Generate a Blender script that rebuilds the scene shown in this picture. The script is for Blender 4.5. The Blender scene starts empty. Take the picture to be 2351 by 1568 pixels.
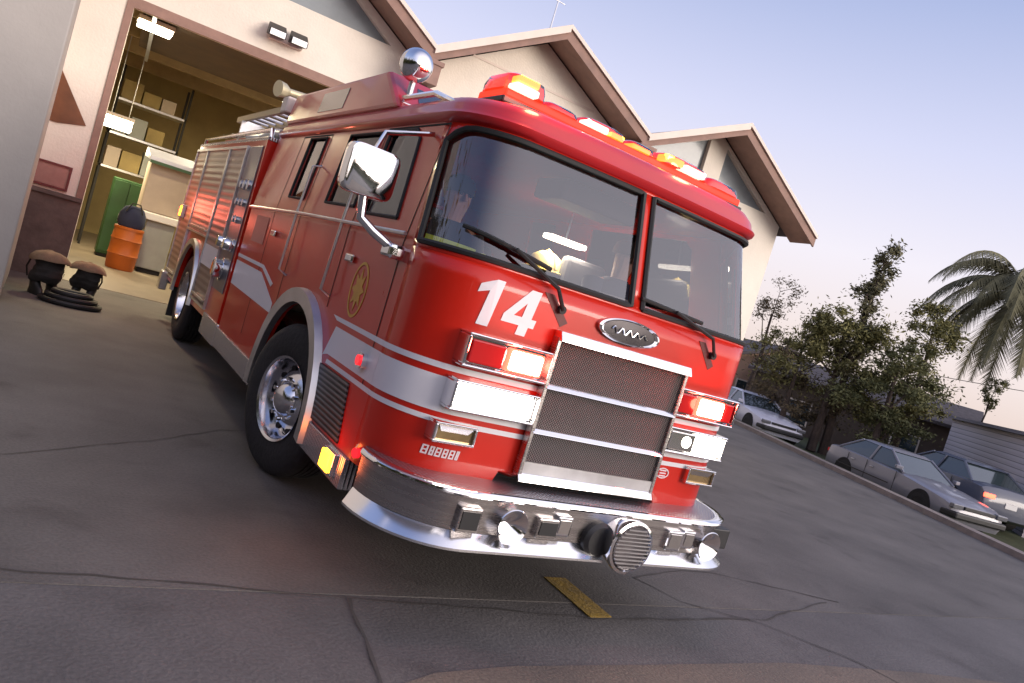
import bpy, bmesh, math, random
from mathutils import Vector, Matrix, Euler
from mathutils.geometry import tessellate_polygon
R = math.radians
random.seed(7)
SC = bpy.context.scene
COL = SC.collection

# ------------------------------------------------------------ camera
cd = bpy.data.cameras.new('camera'); cam = bpy.data.objects.new('camera', cd); COL.objects.link(cam)
rt = Vector((0.81224045, -0.50710796, 0.28828279)); up = Vector((-0.21524634, 0.19877424, 0.956116)); fw = Vector((0.54215723, 0.83864791, -0.05229935))
m = Matrix((rt, up, -fw)).transposed().to_4x4(); m.translation = Vector((-2.843, -3.256, 1.664)); cam.matrix_world = m
cd.sensor_width = 36.0; cd.lens = 36.0 * 1738 / 2351; cd.clip_start = 0.05; cd.clip_end = 2000
SC.camera = cam

# ------------------------------------------------------------ sky, sun, exposure
SUN_EL, SUN_AZ = 9.0, 152.0          # azimuth measured from +Y clockwise (sun is behind the camera, to its right)
world = bpy.data.worlds.new('World'); SC.world = world; world.use_nodes = True
nt = world.node_tree; nt.nodes.clear()
wo = nt.nodes.new('ShaderNodeOutputWorld'); bg = nt.nodes.new('ShaderNodeBackground')
sky = nt.nodes.new('ShaderNodeTexSky'); sky.sky_type = 'NISHITA'; sky.sun_disc = False
sky.sun_elevation = R(SUN_EL); sky.sun_rotation = R(SUN_AZ); sky.air_density = 1.0; sky.dust_density = 2.5; sky.ozone_density = 2.5
tc = nt.nodes.new('ShaderNodeTexCoord'); sx = nt.nodes.new('ShaderNodeSeparateXYZ'); nt.links.new(tc.outputs['Generated'], sx.inputs[0])
rp = nt.nodes.new('ShaderNodeValToRGB'); el = rp.color_ramp.elements
el[0].position = 0.0; el[0].color = (0.84, 0.68, 0.61, 1)
el[1].position = 0.95; el[1].color = (0.20, 0.26, 0.50, 1)
for p_, c_ in ((0.07, (0.92, 0.80, 0.78, 1)), (0.17, (0.92, 0.87, 0.95, 1)), (0.30, (0.70, 0.72, 0.94, 1)), (0.46, (0.40, 0.48, 0.76, 1)), (0.62, (0.28, 0.37, 0.66, 1))):
    e_ = el.new(p_); e_.color = c_
nt.links.new(sx.outputs['Z'], rp.inputs[0])
sm = nt.nodes.new('ShaderNodeVectorMath'); sm.operation = 'SCALE'; sm.inputs['Scale'].default_value = 0.05
nt.links.new(sky.outputs[0], sm.inputs[0])
mx = nt.nodes.new('ShaderNodeMixRGB'); mx.inputs[0].default_value = 0.82
nt.links.new(sm.outputs[0], mx.inputs[1]); nt.links.new(rp.outputs[0], mx.inputs[2]); 
nv = nt.nodes.new('ShaderNodeVectorMath'); nv.operation = 'NORMALIZE'; nt.links.new(tc.outputs['Generated'], nv.inputs[0])
dp = nt.nodes.new('ShaderNodeVectorMath'); dp.operation = 'DOT_PRODUCT'; nt.links.new(nv.outputs[0], dp.inputs[0])
dp.inputs[1].default_value = (math.sin(R(SUN_AZ)) * math.cos(R(20)), math.cos(R(SUN_AZ)) * math.cos(R(20)), math.sin(R(20)))
gm = nt.nodes.new('ShaderNodeMapRange'); gm.interpolation_type = 'SMOOTHSTEP'; gm.inputs['From Min'].default_value = 0.15; gm.inputs['From Max'].default_value = 1.0; nt.links.new(dp.outputs['Value'], gm.inputs[0])
gc = nt.nodes.new('ShaderNodeVectorMath'); gc.operation = 'SCALE'; gc.inputs[0].default_value = (1.05, 0.90, 0.80); nt.links.new(gm.outputs[0], gc.inputs['Scale'])
ga = nt.nodes.new('ShaderNodeMixRGB'); ga.blend_type = 'ADD'; ga.inputs[0].default_value = 1.0; nt.links.new(mx.outputs[0], ga.inputs[1]); nt.links.new(gc.outputs[0], ga.inputs[2])
nt.links.new(ga.outputs[0], bg.inputs[0])
bg.inputs[1].default_value = 1.0
nt.links.new(bg.outputs[0], wo.inputs[0])
sd = bpy.data.lights.new('sun', 'SUN'); sd.energy = 2.2; sd.angle = R(28); sd.color = (1.0, 0.88, 0.78)
sun = bpy.data.objects.new('sun', sd); COL.objects.link(sun)
az, e_ = R(SUN_AZ), R(SUN_EL)
sun.rotation_euler = Vector((math.sin(az) * math.cos(e_), math.cos(az) * math.cos(e_), math.sin(e_))).to_track_quat('Z', 'Y').to_euler()
vs = SC.view_settings; vs.view_transform = 'Standard'; vs.look = 'None'; vs.exposure = 0.28; vs.gamma = 1.0; vs.use_curve_mapping = False
SC.render.engine = 'CYCLES'; SC.cycles.max_bounces = 8; SC.cycles.transparent_max_bounces = 16
SC.cycles.sample_clamp_indirect = 4.0; SC.cycles.use_denoising = True; SC.cycles.caustics_reflective = False; SC.cycles.caustics_refractive = False

# ------------------------------------------------------------ materials
def mat(name, col, rough=0.5, metal=0.0, var=0.0, vscale=3.0, bump=0.0, bscale=40.0, coat=0.0, emit=None, estr=0.0, col2=None, spec=0.5, stretch=None):
    mt = bpy.data.materials.new(name); mt.use_nodes = True
    t = mt.node_tree; b = t.nodes['Principled BSDF']
    b.inputs['Base Color'].default_value = (*col, 1); b.inputs['Roughness'].default_value = rough; b.inputs['Metallic'].default_value = metal
    b.inputs['Coat Weight'].default_value = coat; b.inputs['Coat Roughness'].default_value = 0.06; b.inputs['Specular IOR Level'].default_value = spec
    if emit: b.inputs['Emission Color'].default_value = (*emit, 1); b.inputs['Emission Strength'].default_value = estr
    tc = t.nodes.new('ShaderNodeTexCoord'); src = tc.outputs['Object']
    if stretch:
        mp = t.nodes.new('ShaderNodeMapping'); mp.inputs['Scale'].default_value = stretch; t.links.new(src, mp.inputs[0]); src = mp.outputs[0]
    if var > 0 or col2:
        n = t.nodes.new('ShaderNodeTexNoise'); n.inputs['Scale'].default_value = vscale; n.inputs['Detail'].default_value = 8; n.inputs['Roughness'].default_value = 0.62
        t.links.new(src, n.inputs['Vector'])
        r = t.nodes.new('ShaderNodeValToRGB'); r.color_ramp.elements[0].position = 0.3; r.color_ramp.elements[1].position = 0.7
        c2 = col2 or tuple(min(1, c * (1 + var)) for c in col)
        c1 = col if col2 else tuple(c * (1 - var) for c in col)
        r.color_ramp.elements[0].color = (*c1, 1); r.color_ramp.elements[1].color = (*c2, 1)
        t.links.new(n.outputs[0], r.inputs[0]); t.links.new(r.outputs[0], b.inputs['Base Color'])
        mr = t.nodes.new('ShaderNodeMapRange'); mr.inputs['To Min'].default_value = max(0.02, rough - 0.08); mr.inputs['To Max'].default_value = min(1, rough + 0.1)
        t.links.new(n.outputs[0], mr.inputs[0]); t.links.new(mr.outputs[0], b.inputs['Roughness'])
    if bump > 0:
        n2 = t.nodes.new('ShaderNodeTexNoise'); n2.inputs['Scale'].default_value = bscale; n2.inputs['Detail'].default_value = 6
        t.links.new(src, n2.inputs['Vector'])
        bp = t.nodes.new('ShaderNodeBump'); bp.inputs['Strength'].default_value = bump; bp.inputs['Distance'].default_value = 0.02
        t.links.new(n2.outputs[0], bp.inputs['Height']); t.links.new(bp.outputs[0], b.inputs['Normal'])
    return mt

def glass(name, tint, gloss=0.12, rough=0.02):
    mt = bpy.data.materials.new(name); mt.use_nodes = True; t = mt.node_tree; t.nodes.clear()
    o = t.nodes.new('ShaderNodeOutputMaterial'); tr = t.nodes.new('ShaderNodeBsdfTransparent'); tr.inputs[0].default_value = (*tint, 1)
    g = t.nodes.new('ShaderNodeBsdfGlossy'); g.inputs['Roughness'].default_value = rough; g.inputs[0].default_value = (0.95, 0.97, 1, 1)
    fr = t.nodes.new('ShaderNodeFresnel'); fr.inputs[0].default_value = 1.5
    ad = t.nodes.new('ShaderNodeMath'); ad.operation = 'ADD'; ad.inputs[1].default_value = gloss; ad.use_clamp = True
    mxs = t.nodes.new('ShaderNodeMixShader')
    t.links.new(fr.outputs[0], ad.inputs[0]); t.links.new(ad.outputs[0], mxs.inputs[0]); t.links.new(tr.outputs[0], mxs.inputs[1]); t.links.new(g.outputs[0], mxs.inputs[2]); t.links.new(mxs.outputs[0], o.inputs[0])
    return mt

def pattern(name, c1, c2, kind, scale, metal=0.5, rough=0.4, bump=0.4):
    """mesh grille, slats, siding, treadplate: a regular relief"""
    mt = bpy.data.materials.new(name); mt.use_nodes = True; t = mt.node_tree; b = t.nodes['Principled BSDF']
    b.inputs['Metallic'].default_value = metal; b.inputs['Roughness'].default_value = rough
    tc = t.nodes.new('ShaderNodeTexCoord'); mp = t.nodes.new('ShaderNodeMapping'); t.links.new(tc.outputs['Object'], mp.inputs[0])
    sx = t.nodes.new('ShaderNodeSeparateXYZ'); t.links.new(mp.outputs[0], sx.inputs[0])
    def wave(out, k, ph=0.0):
        a = t.nodes.new('ShaderNodeMath'); a.operation = 'MULTIPLY_ADD'; a.inputs[1].default_value = k; a.inputs[2].default_value = ph; t.links.new(out, a.inputs[0])
        s = t.nodes.new('ShaderNodeMath'); s.operation = 'SINE'; t.links.new(a.outputs[0], s.inputs[0]); return s.outputs[0]
    k = 2 * math.pi / scale
    if kind == 'mesh':
        a = wave(sx.outputs['X'], k); c = wave(sx.outputs['Z'], k)
        mu = t.nodes.new('ShaderNodeMath'); mu.operation = 'MULTIPLY'; t.links.new(a, mu.inputs[0]); t.links.new(c, mu.inputs[1]); h = mu.outputs[0]
    elif kind == 'tread':
        s1 = t.nodes.new('ShaderNodeMath'); s1.operation = 'ADD'; t.links.new(sx.outputs['X'], s1.inputs[0]); t.links.new(sx.outputs['Y'], s1.inputs[1])
        s2 = t.nodes.new('ShaderNodeMath'); s2.operation = 'SUBTRACT'; t.links.new(sx.outputs['X'], s2.inputs[0]); t.links.new(sx.outputs['Y'], s2.inputs[1])
        mu = t.nodes.new('ShaderNodeMath'); mu.operation = 'MULTIPLY'; t.links.new(wave(s1.outputs[0], k), mu.inputs[0]); t.links.new(wave(s2.outputs[0], k), mu.inputs[1]); h = mu.outputs[0]
    else:
        h = wave(sx.outputs['Z'], k)
    r = t.nodes.new('ShaderNodeValToRGB'); mr = t.nodes.new('ShaderNodeMapRange'); mr.inputs['From Min'].default_value = -1
    t.links.new(h, mr.inputs[0]); t.links.new(mr.outputs[0], r.inputs[0])
    if kind == 'siding':
        r.color_ramp.elements[0].position = 0.0; r.color_ramp.elements[1].position = 0.08
    else:
        r.color_ramp.elements[0].position = 0.25; r.color_ramp.elements[1].position = 0.75
    r.color_ramp.elements[0].color = (*c1, 1); r.color_ramp.elements[1].color = (*c2, 1)
    t.links.new(r.outputs[0], b.inputs['Base Color'])
    bp = t.nodes.new('ShaderNodeBump'); bp.inputs['Strength'].default_value = bump; bp.inputs['Distance'].default_value = 0.01
    t.links.new(mr.outputs[0], bp.inputs['Height']); t.links.new(bp.outputs[0], b.inputs['Normal'])
    return mt

def shingles(name, col):
    mt = mat(name, col, 0.85, var=0.35, vscale=6, bump=0.5, bscale=25); return mt

RED = mat('fire_red_paint', (0.56, 0.017, 0.007), 0.30, var=0.07, vscale=1.3, bump=0.012, bscale=3, coat=0.4, spec=0.35)
RED2 = mat('roof_red_paint', (0.50, 0.014, 0.02), 0.35, var=0.08, vscale=2, coat=0.5)
WHITE = mat('white_reflective_vinyl', (0.74, 0.72, 0.76), 0.35, var=0.03)
CHROME = mat('chrome', (0.86, 0.86, 0.88), 0.07, 1.0, bump=0.02, bscale=9)
STEEL = mat('brushed_steel', (0.50, 0.47, 0.46), 0.26, 1.0, var=0.12, vscale=6, bump=0.04, bscale=60, stretch=(0.2, 0.2, 6))
ALU = mat('satin_aluminium', (0.60, 0.60, 0.62), 0.34, 1.0, var=0.12, vscale=5)
RUBBER = mat('black_rubber', (0.012, 0.012, 0.013), 0.65, var=0.3)
TYRE = mat('tyre_rubber', (0.016, 0.014, 0.015), 0.8, var=0.4, vscale=5, bump=0.4, bscale=30)
DARK = mat('dark_undercarriage', (0.012, 0.010, 0.010), 0.8)
BLACKP = mat('black_plastic', (0.02, 0.02, 0.022), 0.45, var=0.2)
INTER = mat('cab_interior_vinyl', (0.035, 0.032, 0.035), 0.7, var=0.25, vscale=4)
SEAT = mat('grey_seat_fabric', (0.06, 0.06, 0.065), 0.85, var=0.2)
MESHG = pattern('grille_mesh', (0.03, 0.025, 0.023), (0.20, 0.175, 0.17), 'mesh', 0.017, 0.6, 0.38, 0.6)
MESHD = pattern('step_mesh', (0.02, 0.018, 0.02), (0.16, 0.15, 0.16), 'slat', 0.03, 0.5, 0.45, 0.5)
TREAD = pattern('treadplate', (0.34, 0.33, 0.36), (0.60, 0.59, 0.64), 'tread', 0.05, 0.9, 0.26, 0.5)
SLAT = pattern('roll_up_slats', (0.22, 0.17, 0.155), (0.34, 0.28, 0.26), 'slat', 0.075, 0.6, 0.42, 0.3)
GLASSW = glass('windshield_glass', (0.68, 0.66, 0.69), 0.09)
GLASSS = glass('side_glass', (0.66, 0.64, 0.62), 0.05)
LENSR = mat('red_lens', (0.55, 0.01, 0.02), 0.12, coat=0.6, emit=(1, 0.02, 0.03), estr=1.0)
LENSDK = mat('dark_red_lens', (0.30, 0.01, 0.012), 0.12, coat=0.7, emit=(1, 0.02, 0.02), estr=0.12)
AMBER = mat('amber_lit_lens', (1.0, 0.45, 0.02), 0.2, emit=(1.0, 0.50, 0.02), estr=6.0)
WLIT = mat('white_lit_lamp', (1, 1, 1), 0.2, emit=(1.0, 0.90, 0.74), estr=16.0)
FLASH = mat('red_flasher_core', (1, 1, 1), 0.2, emit=(1.0, 0.72, 0.60), estr=22.0)
FLASHR = mat('red_flasher_glow', (1, 0.1, 0.05), 0.2, emit=(1.0, 0.07, 0.04), estr=5.0)
YEL = mat('yellow_beacon_lit', (1, 0.7, 0.05), 0.2, emit=(1.0, 0.62, 0.03), estr=9.0)
REFL = mat('lamp_reflector', (0.8, 0.78, 0.74), 0.15, 1.0)
BRNREFL = mat('recess_brown_reflection', (0.28, 0.20, 0.10), 0.25, 0.7, var=0.3)  # chrome lamp recess with its brown reflection painted into the colour
GOLD = mat('gold_leaf', (0.55, 0.33, 0.07), 0.35, 0.7, var=0.2)

STUCCO = mat('cream_stucco', (0.80, 0.735, 0.64), 0.9, var=0.10, vscale=0.7, bump=0.3, bscale=30)
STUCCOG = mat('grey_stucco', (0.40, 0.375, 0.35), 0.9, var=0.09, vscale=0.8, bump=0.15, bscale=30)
BRN = mat('brown_wood_trim', (0.28, 0.17, 0.135), 0.7, var=0.2, vscale=4)
CREAMT = mat('cream_trim', (0.76, 0.66, 0.58), 0.7, var=0.06)
WAINS = mat('brown_brick_base', (0.13, 0.10, 0.09), 0.85, var=0.25, vscale=5, bump=0.4, bscale=14)
SHING = shingles('roof_shingles', (0.085, 0.072, 0.075))
GWIN = mat('gable_glass', (0.24, 0.27, 0.29), 0.22, var=0.25, vscale=0.8, coat=0.1, spec=0.4)
BAYW = mat('bay_wall_paint', (0.36, 0.28, 0.14), 0.8, var=0.15, vscale=1.5)
BAYC = mat('bay_ceiling_wood', (0.10, 0.062, 0.035), 0.8, var=0.35, vscale=2)
BAYB = mat('bay_beam', (0.40, 0.30, 0.17), 0.7, var=0.15)
BAYF = mat('bay_floor', (0.20, 0.16, 0.12), 0.45, var=0.2)

# ------------------------------------------------------------ mesh helpers
class MB:
    def __init__(s): s.b = bmesh.new()
    def box(s, x0, x1, y0, y1, z0, z1, M=None):
        vs_ = [s.b.verts.new(Vector((x, y, z)) if M is None else M @ Vector((x, y, z))) for x in (x0, x1) for y in (y0, y1) for z in (z0, z1)]
        for f in ((0, 1, 3, 2), (4, 6, 7, 5), (0, 4, 5, 1), (2, 3, 7, 6), (0, 2, 6, 4), (1, 5, 7, 3)): s.b.faces.new([vs_[i] for i in f])
        return s
    def hexa(s, pts):                     # 8 points ordered like box
        vs_ = [s.b.verts.new(Vector(p)) for p in pts]
        for f in ((0, 1, 3, 2), (4, 6, 7, 5), (0, 4, 5, 1), (2, 3, 7, 6), (0, 2, 6, 4), (1, 5, 7, 3)): s.b.faces.new([vs_[i] for i in f])
        return s
    def ring(s, pts): return [s.b.verts.new(Vector(p)) for p in pts]
    def loft(s, rings, closed=True, cap=True):
        rs = [s.ring(r) for r in rings]; n = len(rs[0])
        for a, b_ in zip(rs, rs[1:]):
            for i in range(n if closed else n - 1):
                j = (i + 1) % n
                s.b.faces.new((a[i], a[j], b_[j], b_[i]))
        if cap and closed:
            s.b.faces.new(rs[0][::-1]); s.b.faces.new(rs[-1])
        return s
    def cyl(s, p0, p1, r0, r1=None, n=20, cap=True):
        r1 = r0 if r1 is None else r1
        p0, p1 = Vector(p0), Vector(p1); d = (p1 - p0).normalized(); a = d.orthogonal().normalized(); c = d.cross(a)
        mk = lambda p, r: [p + (a * math.cos(2 * math.pi * i / n) + c * math.sin(2 * math.pi * i / n)) * r for i in range(n)]
        return s.loft([mk(p0, r0), mk(p1, r1)], True, cap)
    def lathe(s, p, axis, prof, n=40, cap=False):   # prof: (distance along axis, radius)
        p = Vector(p); d = Vector(axis).normalized(); a = d.orthogonal().normalized(); c = d.cross(a)
        return s.loft([[p + d * h + (a * math.cos(2 * math.pi * i / n) + c * math.sin(2 * math.pi * i / n)) * max(r, 1e-4) for i in range(n)] for h, r in prof], True, cap)
    def tube(s, pts, r, n=8, r_end=None):
        pts = [Vector(p) for p in pts]; rings = []; a = None
        for i, p in enumerate(pts):
            d = (pts[min(i + 1, len(pts) - 1)] - pts[max(i - 1, 0)]).normalized()
            a = d.orthogonal().normalized() if a is None else (a - d * a.dot(d)).normalized()
            c = d.cross(a); k = i / max(1, len(pts) - 1); rr_ = r if r_end is None else r + (r_end - r) * k
            rings.append([p + (a * math.cos(2 * math.pi * j / n) + c * math.sin(2 * math.pi * j / n)) * rr_ for j in range(n)])
        return s.loft(rings)
    def plate(s, loops, f0, f1):          # loops of 2D points (outer, holes...), f0/f1 map 2D -> 3D for the two faces
        flat = [p for l in loops for p in l]
        tris = tessellate_polygon([[Vector((p[0], p[1], 0)) for p in l] for l in loops])
        A = [s.b.verts.new(Vector(f0(*p))) for p in flat]; B = [s.b.verts.new(Vector(f1(*p))) for p in flat]
        for t in tris:
            if len({*t}) == 3:
                s.b.faces.new([A[i] for i in t]); s.b.faces.new([B[i] for i in reversed(t)])
        k = 0
        for l in loops:
            n = len(l)
            for i in range(n):
                j = (i + 1) % n; s.b.faces.new((A[k + i], A[k + j], B[k + j], B[k + i]))
            k += n
        return s
    def grid(s, rows, flip=False):
        rs = [s.ring(r) for r in rows]
        for a, b_ in zip(rs, rs[1:]):
            for i in range(len(a) - 1):
                f = (a[i], a[i + 1], b_[i + 1], b_[i]); s.b.faces.new(f[::-1] if flip else f)
        return s
    def build(s, name, material, parent=None, smooth=False, bevel=0.0, normals=True):
        if normals: bmesh.ops.recalc_face_normals(s.b, faces=s.b.faces)
        me = bpy.data.meshes.new(name); s.b.to_mesh(me); s.b.free(); me.materials.append(material)
        o = bpy.data.objects.new(name, me); COL.objects.link(o)
        if smooth:
            me.shade_smooth(); me.set_sharp_from_angle(angle=R(42))
        if bevel > 0:
            bv = o.modifiers.new('bevel', 'BEVEL'); bv.width = bevel; bv.segments = 2; bv.limit_method = 'ANGLE'; bv.angle_limit = R(40)
        if parent is not None:
            o.parent = parent
            q = Matrix.Identity(4); r_ = parent
            while r_ is not None:
                q = Matrix.Translation(r_.location) @ q if r_.type == 'EMPTY' else q
                r_ = r_.parent
            o.matrix_parent_inverse = q.inverted()
            if parent.type != 'EMPTY': o.matrix_parent_inverse = Matrix.Identity(4)
        return o

def tag(o, label=None, cat=None, group=None, kind=None):
    if label: o['label'] = label
    if cat: o['category'] = cat
    if group: o['group'] = group
    if kind: o['kind'] = kind
    return o
def empty(name, loc=(0, 0, 0), label=None, cat=None, group=None):
    o = bpy.data.objects.new(name, None); COL.objects.link(o); o.location = loc; o.empty_display_size = 0.2
    return tag(o, label, cat, group)
def copy_tree(o, parent=None):
    c = o.copy(); COL.objects.link(c)
    if parent is not None: c.parent = parent
    for ch in list(o.children): copy_tree(ch, c)
    return c

# ============================================================ GROUND
def ground_mat(name, base, dark, seed, scale=0.9, crack=0.0):
    mt = bpy.data.materials.new(name); mt.use_nodes = True; t = mt.node_tree; b = t.nodes['Principled BSDF']; b.inputs['Roughness'].default_value = 0.78
    tc = t.nodes.new('ShaderNodeTexCoord'); mp = t.nodes.new('ShaderNodeMapping'); mp.inputs['Location'].default_value = (seed, seed * 2, 0); t.links.new(tc.outputs['Object'], mp.inputs[0])
    n1 = t.nodes.new('ShaderNodeTexNoise'); n1.inputs['Scale'].default_value = scale; n1.inputs['Detail'].default_value = 10; n1.inputs['Roughness'].default_value = 0.6
    n2 = t.nodes.new('ShaderNodeTexNoise'); n2.inputs['Scale'].default_value = 55; n2.inputs['Detail'].default_value = 4
    t.links.new(mp.outputs[0], n1.inputs['Vector']); t.links.new(mp.outputs[0], n2.inputs['Vector'])
    r = t.nodes.new('ShaderNodeValToRGB'); r.color_ramp.elements[0].position = 0.32; r.color_ramp.elements[1].position = 0.68
    r.color_ramp.elements[0].color = (*dark, 1); r.color_ramp.elements[1].color = (*base, 1); t.links.new(n1.outputs[0], r.inputs[0])
    m2 = t.nodes.new('ShaderNodeMixRGB'); m2.blend_type = 'MULTIPLY'; m2.inputs[0].default_value = 0.35
    r2 = t.nodes.new('ShaderNodeValToRGB'); r2.color_ramp.elements[0].position = 0.3; r2.color_ramp.elements[0].color = (0.45, 0.45, 0.45, 1); r2.color_ramp.elements[1].position = 0.65; r2.color_ramp.elements[1].color = (1.15, 1.15, 1.15, 1)
    t.links.new(n2.outputs[0], r2.inputs[0]); t.links.new(r.outputs[0], m2.inputs[1]); t.links.new(r2.outputs[0], m2.inputs[2])
    n3 = t.nodes.new('ShaderNodeTexNoise'); n3.inputs['Scale'].default_value = 1.7; n3.inputs['Detail'].default_value = 5; n3.inputs['Distortion'].default_value = 0.6; t.links.new(mp.outputs[0], n3.inputs['Vector'])
    r3 = t.nodes.new('ShaderNodeValToRGB'); r3.color_ramp.elements[0].position = 0.60; r3.color_ramp.elements[0].color = (1, 1, 1, 1); r3.color_ramp.elements[1].position = 0.74; r3.color_ramp.elements[1].color = (0.62, 0.60, 0.60, 1); t.links.new(n3.outputs[0], r3.inputs[0])
    m3 = t.nodes.new('ShaderNodeMixRGB'); m3.blend_type = 'MULTIPLY'; m3.inputs[0].default_value = 0.8; t.links.new(m2.outputs[0], m3.inputs[1]); t.links.new(r3.outputs[0], m3.inputs[2])
    t.links.new(m3.outputs[0], b.inputs['Base Color'])
    bp = t.nodes.new('ShaderNodeBump'); bp.inputs['Strength'].default_value = 0.5; bp.inputs['Distance'].default_value = 0.01
    t.links.new(n2.outputs[0], bp.inputs['Height']); t.links.new(bp.outputs[0], b.inputs['Normal'])
    return mt
CONC = ground_mat('worn_driveway', (0.150, 0.136, 0.126), (0.085, 0.077, 0.072), 3.0)
ASPH = ground_mat('street_asphalt', (0.148, 0.136, 0.132), (0.088, 0.081, 0.080), 11.0)
SANDY = ground_mat('sandy_strip', (0.20, 0.155, 0.12), (0.13, 0.108, 0.09), 5.0)
CRACK = mat('crack_filler', (0.062, 0.055, 0.052), 0.85)
YLINE = mat('yellow_road_paint', (0.17, 0.12, 0.045), 0.75, col2=(0.40, 0.25, 0.035), vscale=9, bump=0.4, bscale=50)
CURB = mat('curb_concrete', (0.24, 0.20, 0.18), 0.85, var=0.2, vscale=4)
GRASS = mat('verge_grass', (0.045, 0.055, 0.018), 0.95, var=0.4, vscale=3, bump=0.6, bscale=60)
EARTH = mat('far_ground', (0.10, 0.09, 0.075), 0.95, var=0.3, vscale=0.1)

# curb line: from (9.3,-2.4) through (12.6,5.0) to (22,26)
CD = Vector((0.41, 0.912)).normalized(); CN = Vector((CD.y, -CD.x)); C0 = Vector((12.7, 5.1))
def cpt(s_, off, z=0.0):
    q = C0 + CD * s_ + CN * off; return (q.x, q.y, z)
def vz(s_, off):                       # ground level beyond the curb: falls away towards the side street
    k = max(0.0, min(1.0, (5.0 - s_) / 9.0)); j = max(0.0, min(1.0, (off - 0.6) / 1.2)); return -(0.30 + 0.35 * k) * j
far = MB(); far.box(-420, 420, -420, 420, -2.3, -2.2); tag(far.build('ground', EARTH), kind='structure')
st = MB(); L0 = cpt(-60, 0); L1 = cpt(120, 0)
st.plate([[(-60, 0.32), (-60, -40), (-6.0, -49.5), (L0[0], L0[1]), cpt(-5.2, 0)[:2]]], lambda x, y: (x, y, -0.004), lambda x, y: (x, y, -0.25))
tag(st.build('street', ASPH), kind='structure')
q = cpt(-5.46, 0)
dr = MB(); dr.plate([[(-60, 0.125), (q[0], 0.125), (L1[0], L1[1]), (-60, 114)]], lambda x, y: (x, y, 0.0), lambda x, y: (x, y, -0.25))
tag(dr.build('driveway', CONC), kind='structure')
# sandy strip and seams, thin sheets
def sheet(name, pts, z, m_, kind='structure'):
    b = MB(); b.plate([pts], lambda x, y: (x, y, z), lambda x, y: (x, y, z - 0.002)); return tag(b.build(name, m_), kind=kind)
sheet('sandy_path', [(-1.35, -0.72), (-1.0, -0.585), (-0.56, -0.545), (0.37, -0.56), (1.5, -0.57), (2.8, -0.73), (4.0, -0.95), (6.0, -1.4), (6.0, -6), (-1.8, -6)], 0.001, SANDY)
def seam(pts, w0):
    b = MB(); L = []; Rr = []
    out = [Vector(pts[0])]
    for a, c in zip(pts, pts[1:]):
        a, c = Vector(a), Vector(c); n = max(2, int((c - a).length / 0.12))
        for i in range(1, n + 1): out.append(a + (c - a) * i / n)
    for i, p in enumerate(out):
        d = (out[min(i + 1, len(out) - 1)] - out[max(i - 1, 0)]).normalized(); nn = Vector((-d.y, d.x))
        jj = random.uniform(-0.012, 0.012); w_ = w0 * 0.36 * random.uniform(0.4, 1.5)
        L.append((*(p + nn * (jj + w_)), 0.004)); Rr.append((*(p + nn * (jj - w_)), 0.004))
    b.grid([L, Rr]); return b
sb = MB()
cr = empty('pavement_crack')
allc = [([(-9, 0.3), (-2.7, 0.24), (-1.2, 0.10), (0.44, -0.07), (2.0, -0.02), (3.2, 0.3)], 0.016),
        ([(-7, 0.2), (-2.72, 1.66), (-1.9, 2.3), (-1.3, 2.85), (0.0, 3.4)], 0.010), ([(-1.18, 0.08), (-1.22, -0.3), (-1.29, -0.62), (-1.4, -1.5)], 0.022),
        ([(1.2, 0.55), (1.9, 0.75), (2.3, 0.72), (3.4, 0.3)], 0.018), ([(1.2, 0.55), (1.35, 0.2), (1.9, -0.1), (2.3, -0.6), (2.6, -1.6)], 0.014)]
for k, (pts, w_) in enumerate(allc):
    o = seam(pts, w_).build('pavement_crack', CRACK); o['kind'] = 'structure'
bpy.data.objects.remove(cr)
b = MB(); b.plate([[(0.32, 0.46), (0.50, 0.46), (0.49, -0.05), (0.31, -0.06)]], lambda x, y: (x, y, 0.006), lambda x, y: (x, y, 0.001)); tag(b.build('yellow_line', YLINE), kind='structure')
# curb + verge
b = MB(); N = 60; rows = [[], [], [], []]
for i in range(N + 1):
    s_ = -60 + 180 * i / N
    rows[0].append(cpt(s_, -0.02, -0.1)); rows[1].append(cpt(s_, 0.0, 0.10)); rows[2].append(cpt(s_, 0.22, 0.11)); rows[3].append(cpt(s_, 0.24, -0.2))
b.grid(rows); tag(b.build('curb', CURB), kind='structure')
b = MB(); rows = []
for off in (0.22, 0.4, 0.7, 1.1, 1.6, 2.4, 5, 9, 20, 45, 120):
    rows.append([cpt(-60 + 180 * i / 90, off, 0.085 + vz(-60 + 180 * i / 90, off)) for i in range(91)])
b.grid(rows); tag(b.build('grass_verge', GRASS), kind='structure')

# ============================================================ FIRE STATION (local: u along the front, v into the building)
ST = empty('fire_station', (-2.38, 9.76, 0), 'cream stucco fire station with three brown trimmed gables and an open garage bay', 'building')
ST_LOC = Vector((-2.38, 9.76, 0)); ST_ROT = math.atan2(-0.067, 0.998)
MS = Matrix.Translation(ST_LOC) @ Matrix.Rotation(ST_ROT, 4, 'Z')
def sxf(u, v, z): return MS @ Vector((u, v, z))
prof = [(-0.25, 5.25), (2.0, 6.60), (4.27, 5.28), (6.54, 6.62), (8.82, 5.48), (11.16, 6.58), (14.0, 5.02)]
def zroof(u):
    for (a, za), (c, zc) in zip(prof, prof[1:]):
        if a <= u <= c: return za + (zc - za) * (u - a) / (c - a)
    return prof[0][1] if u < prof[0][0] else prof[-1][1]
UR = 13.55
zu = lambda u: zroof(u) - 0.20
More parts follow.
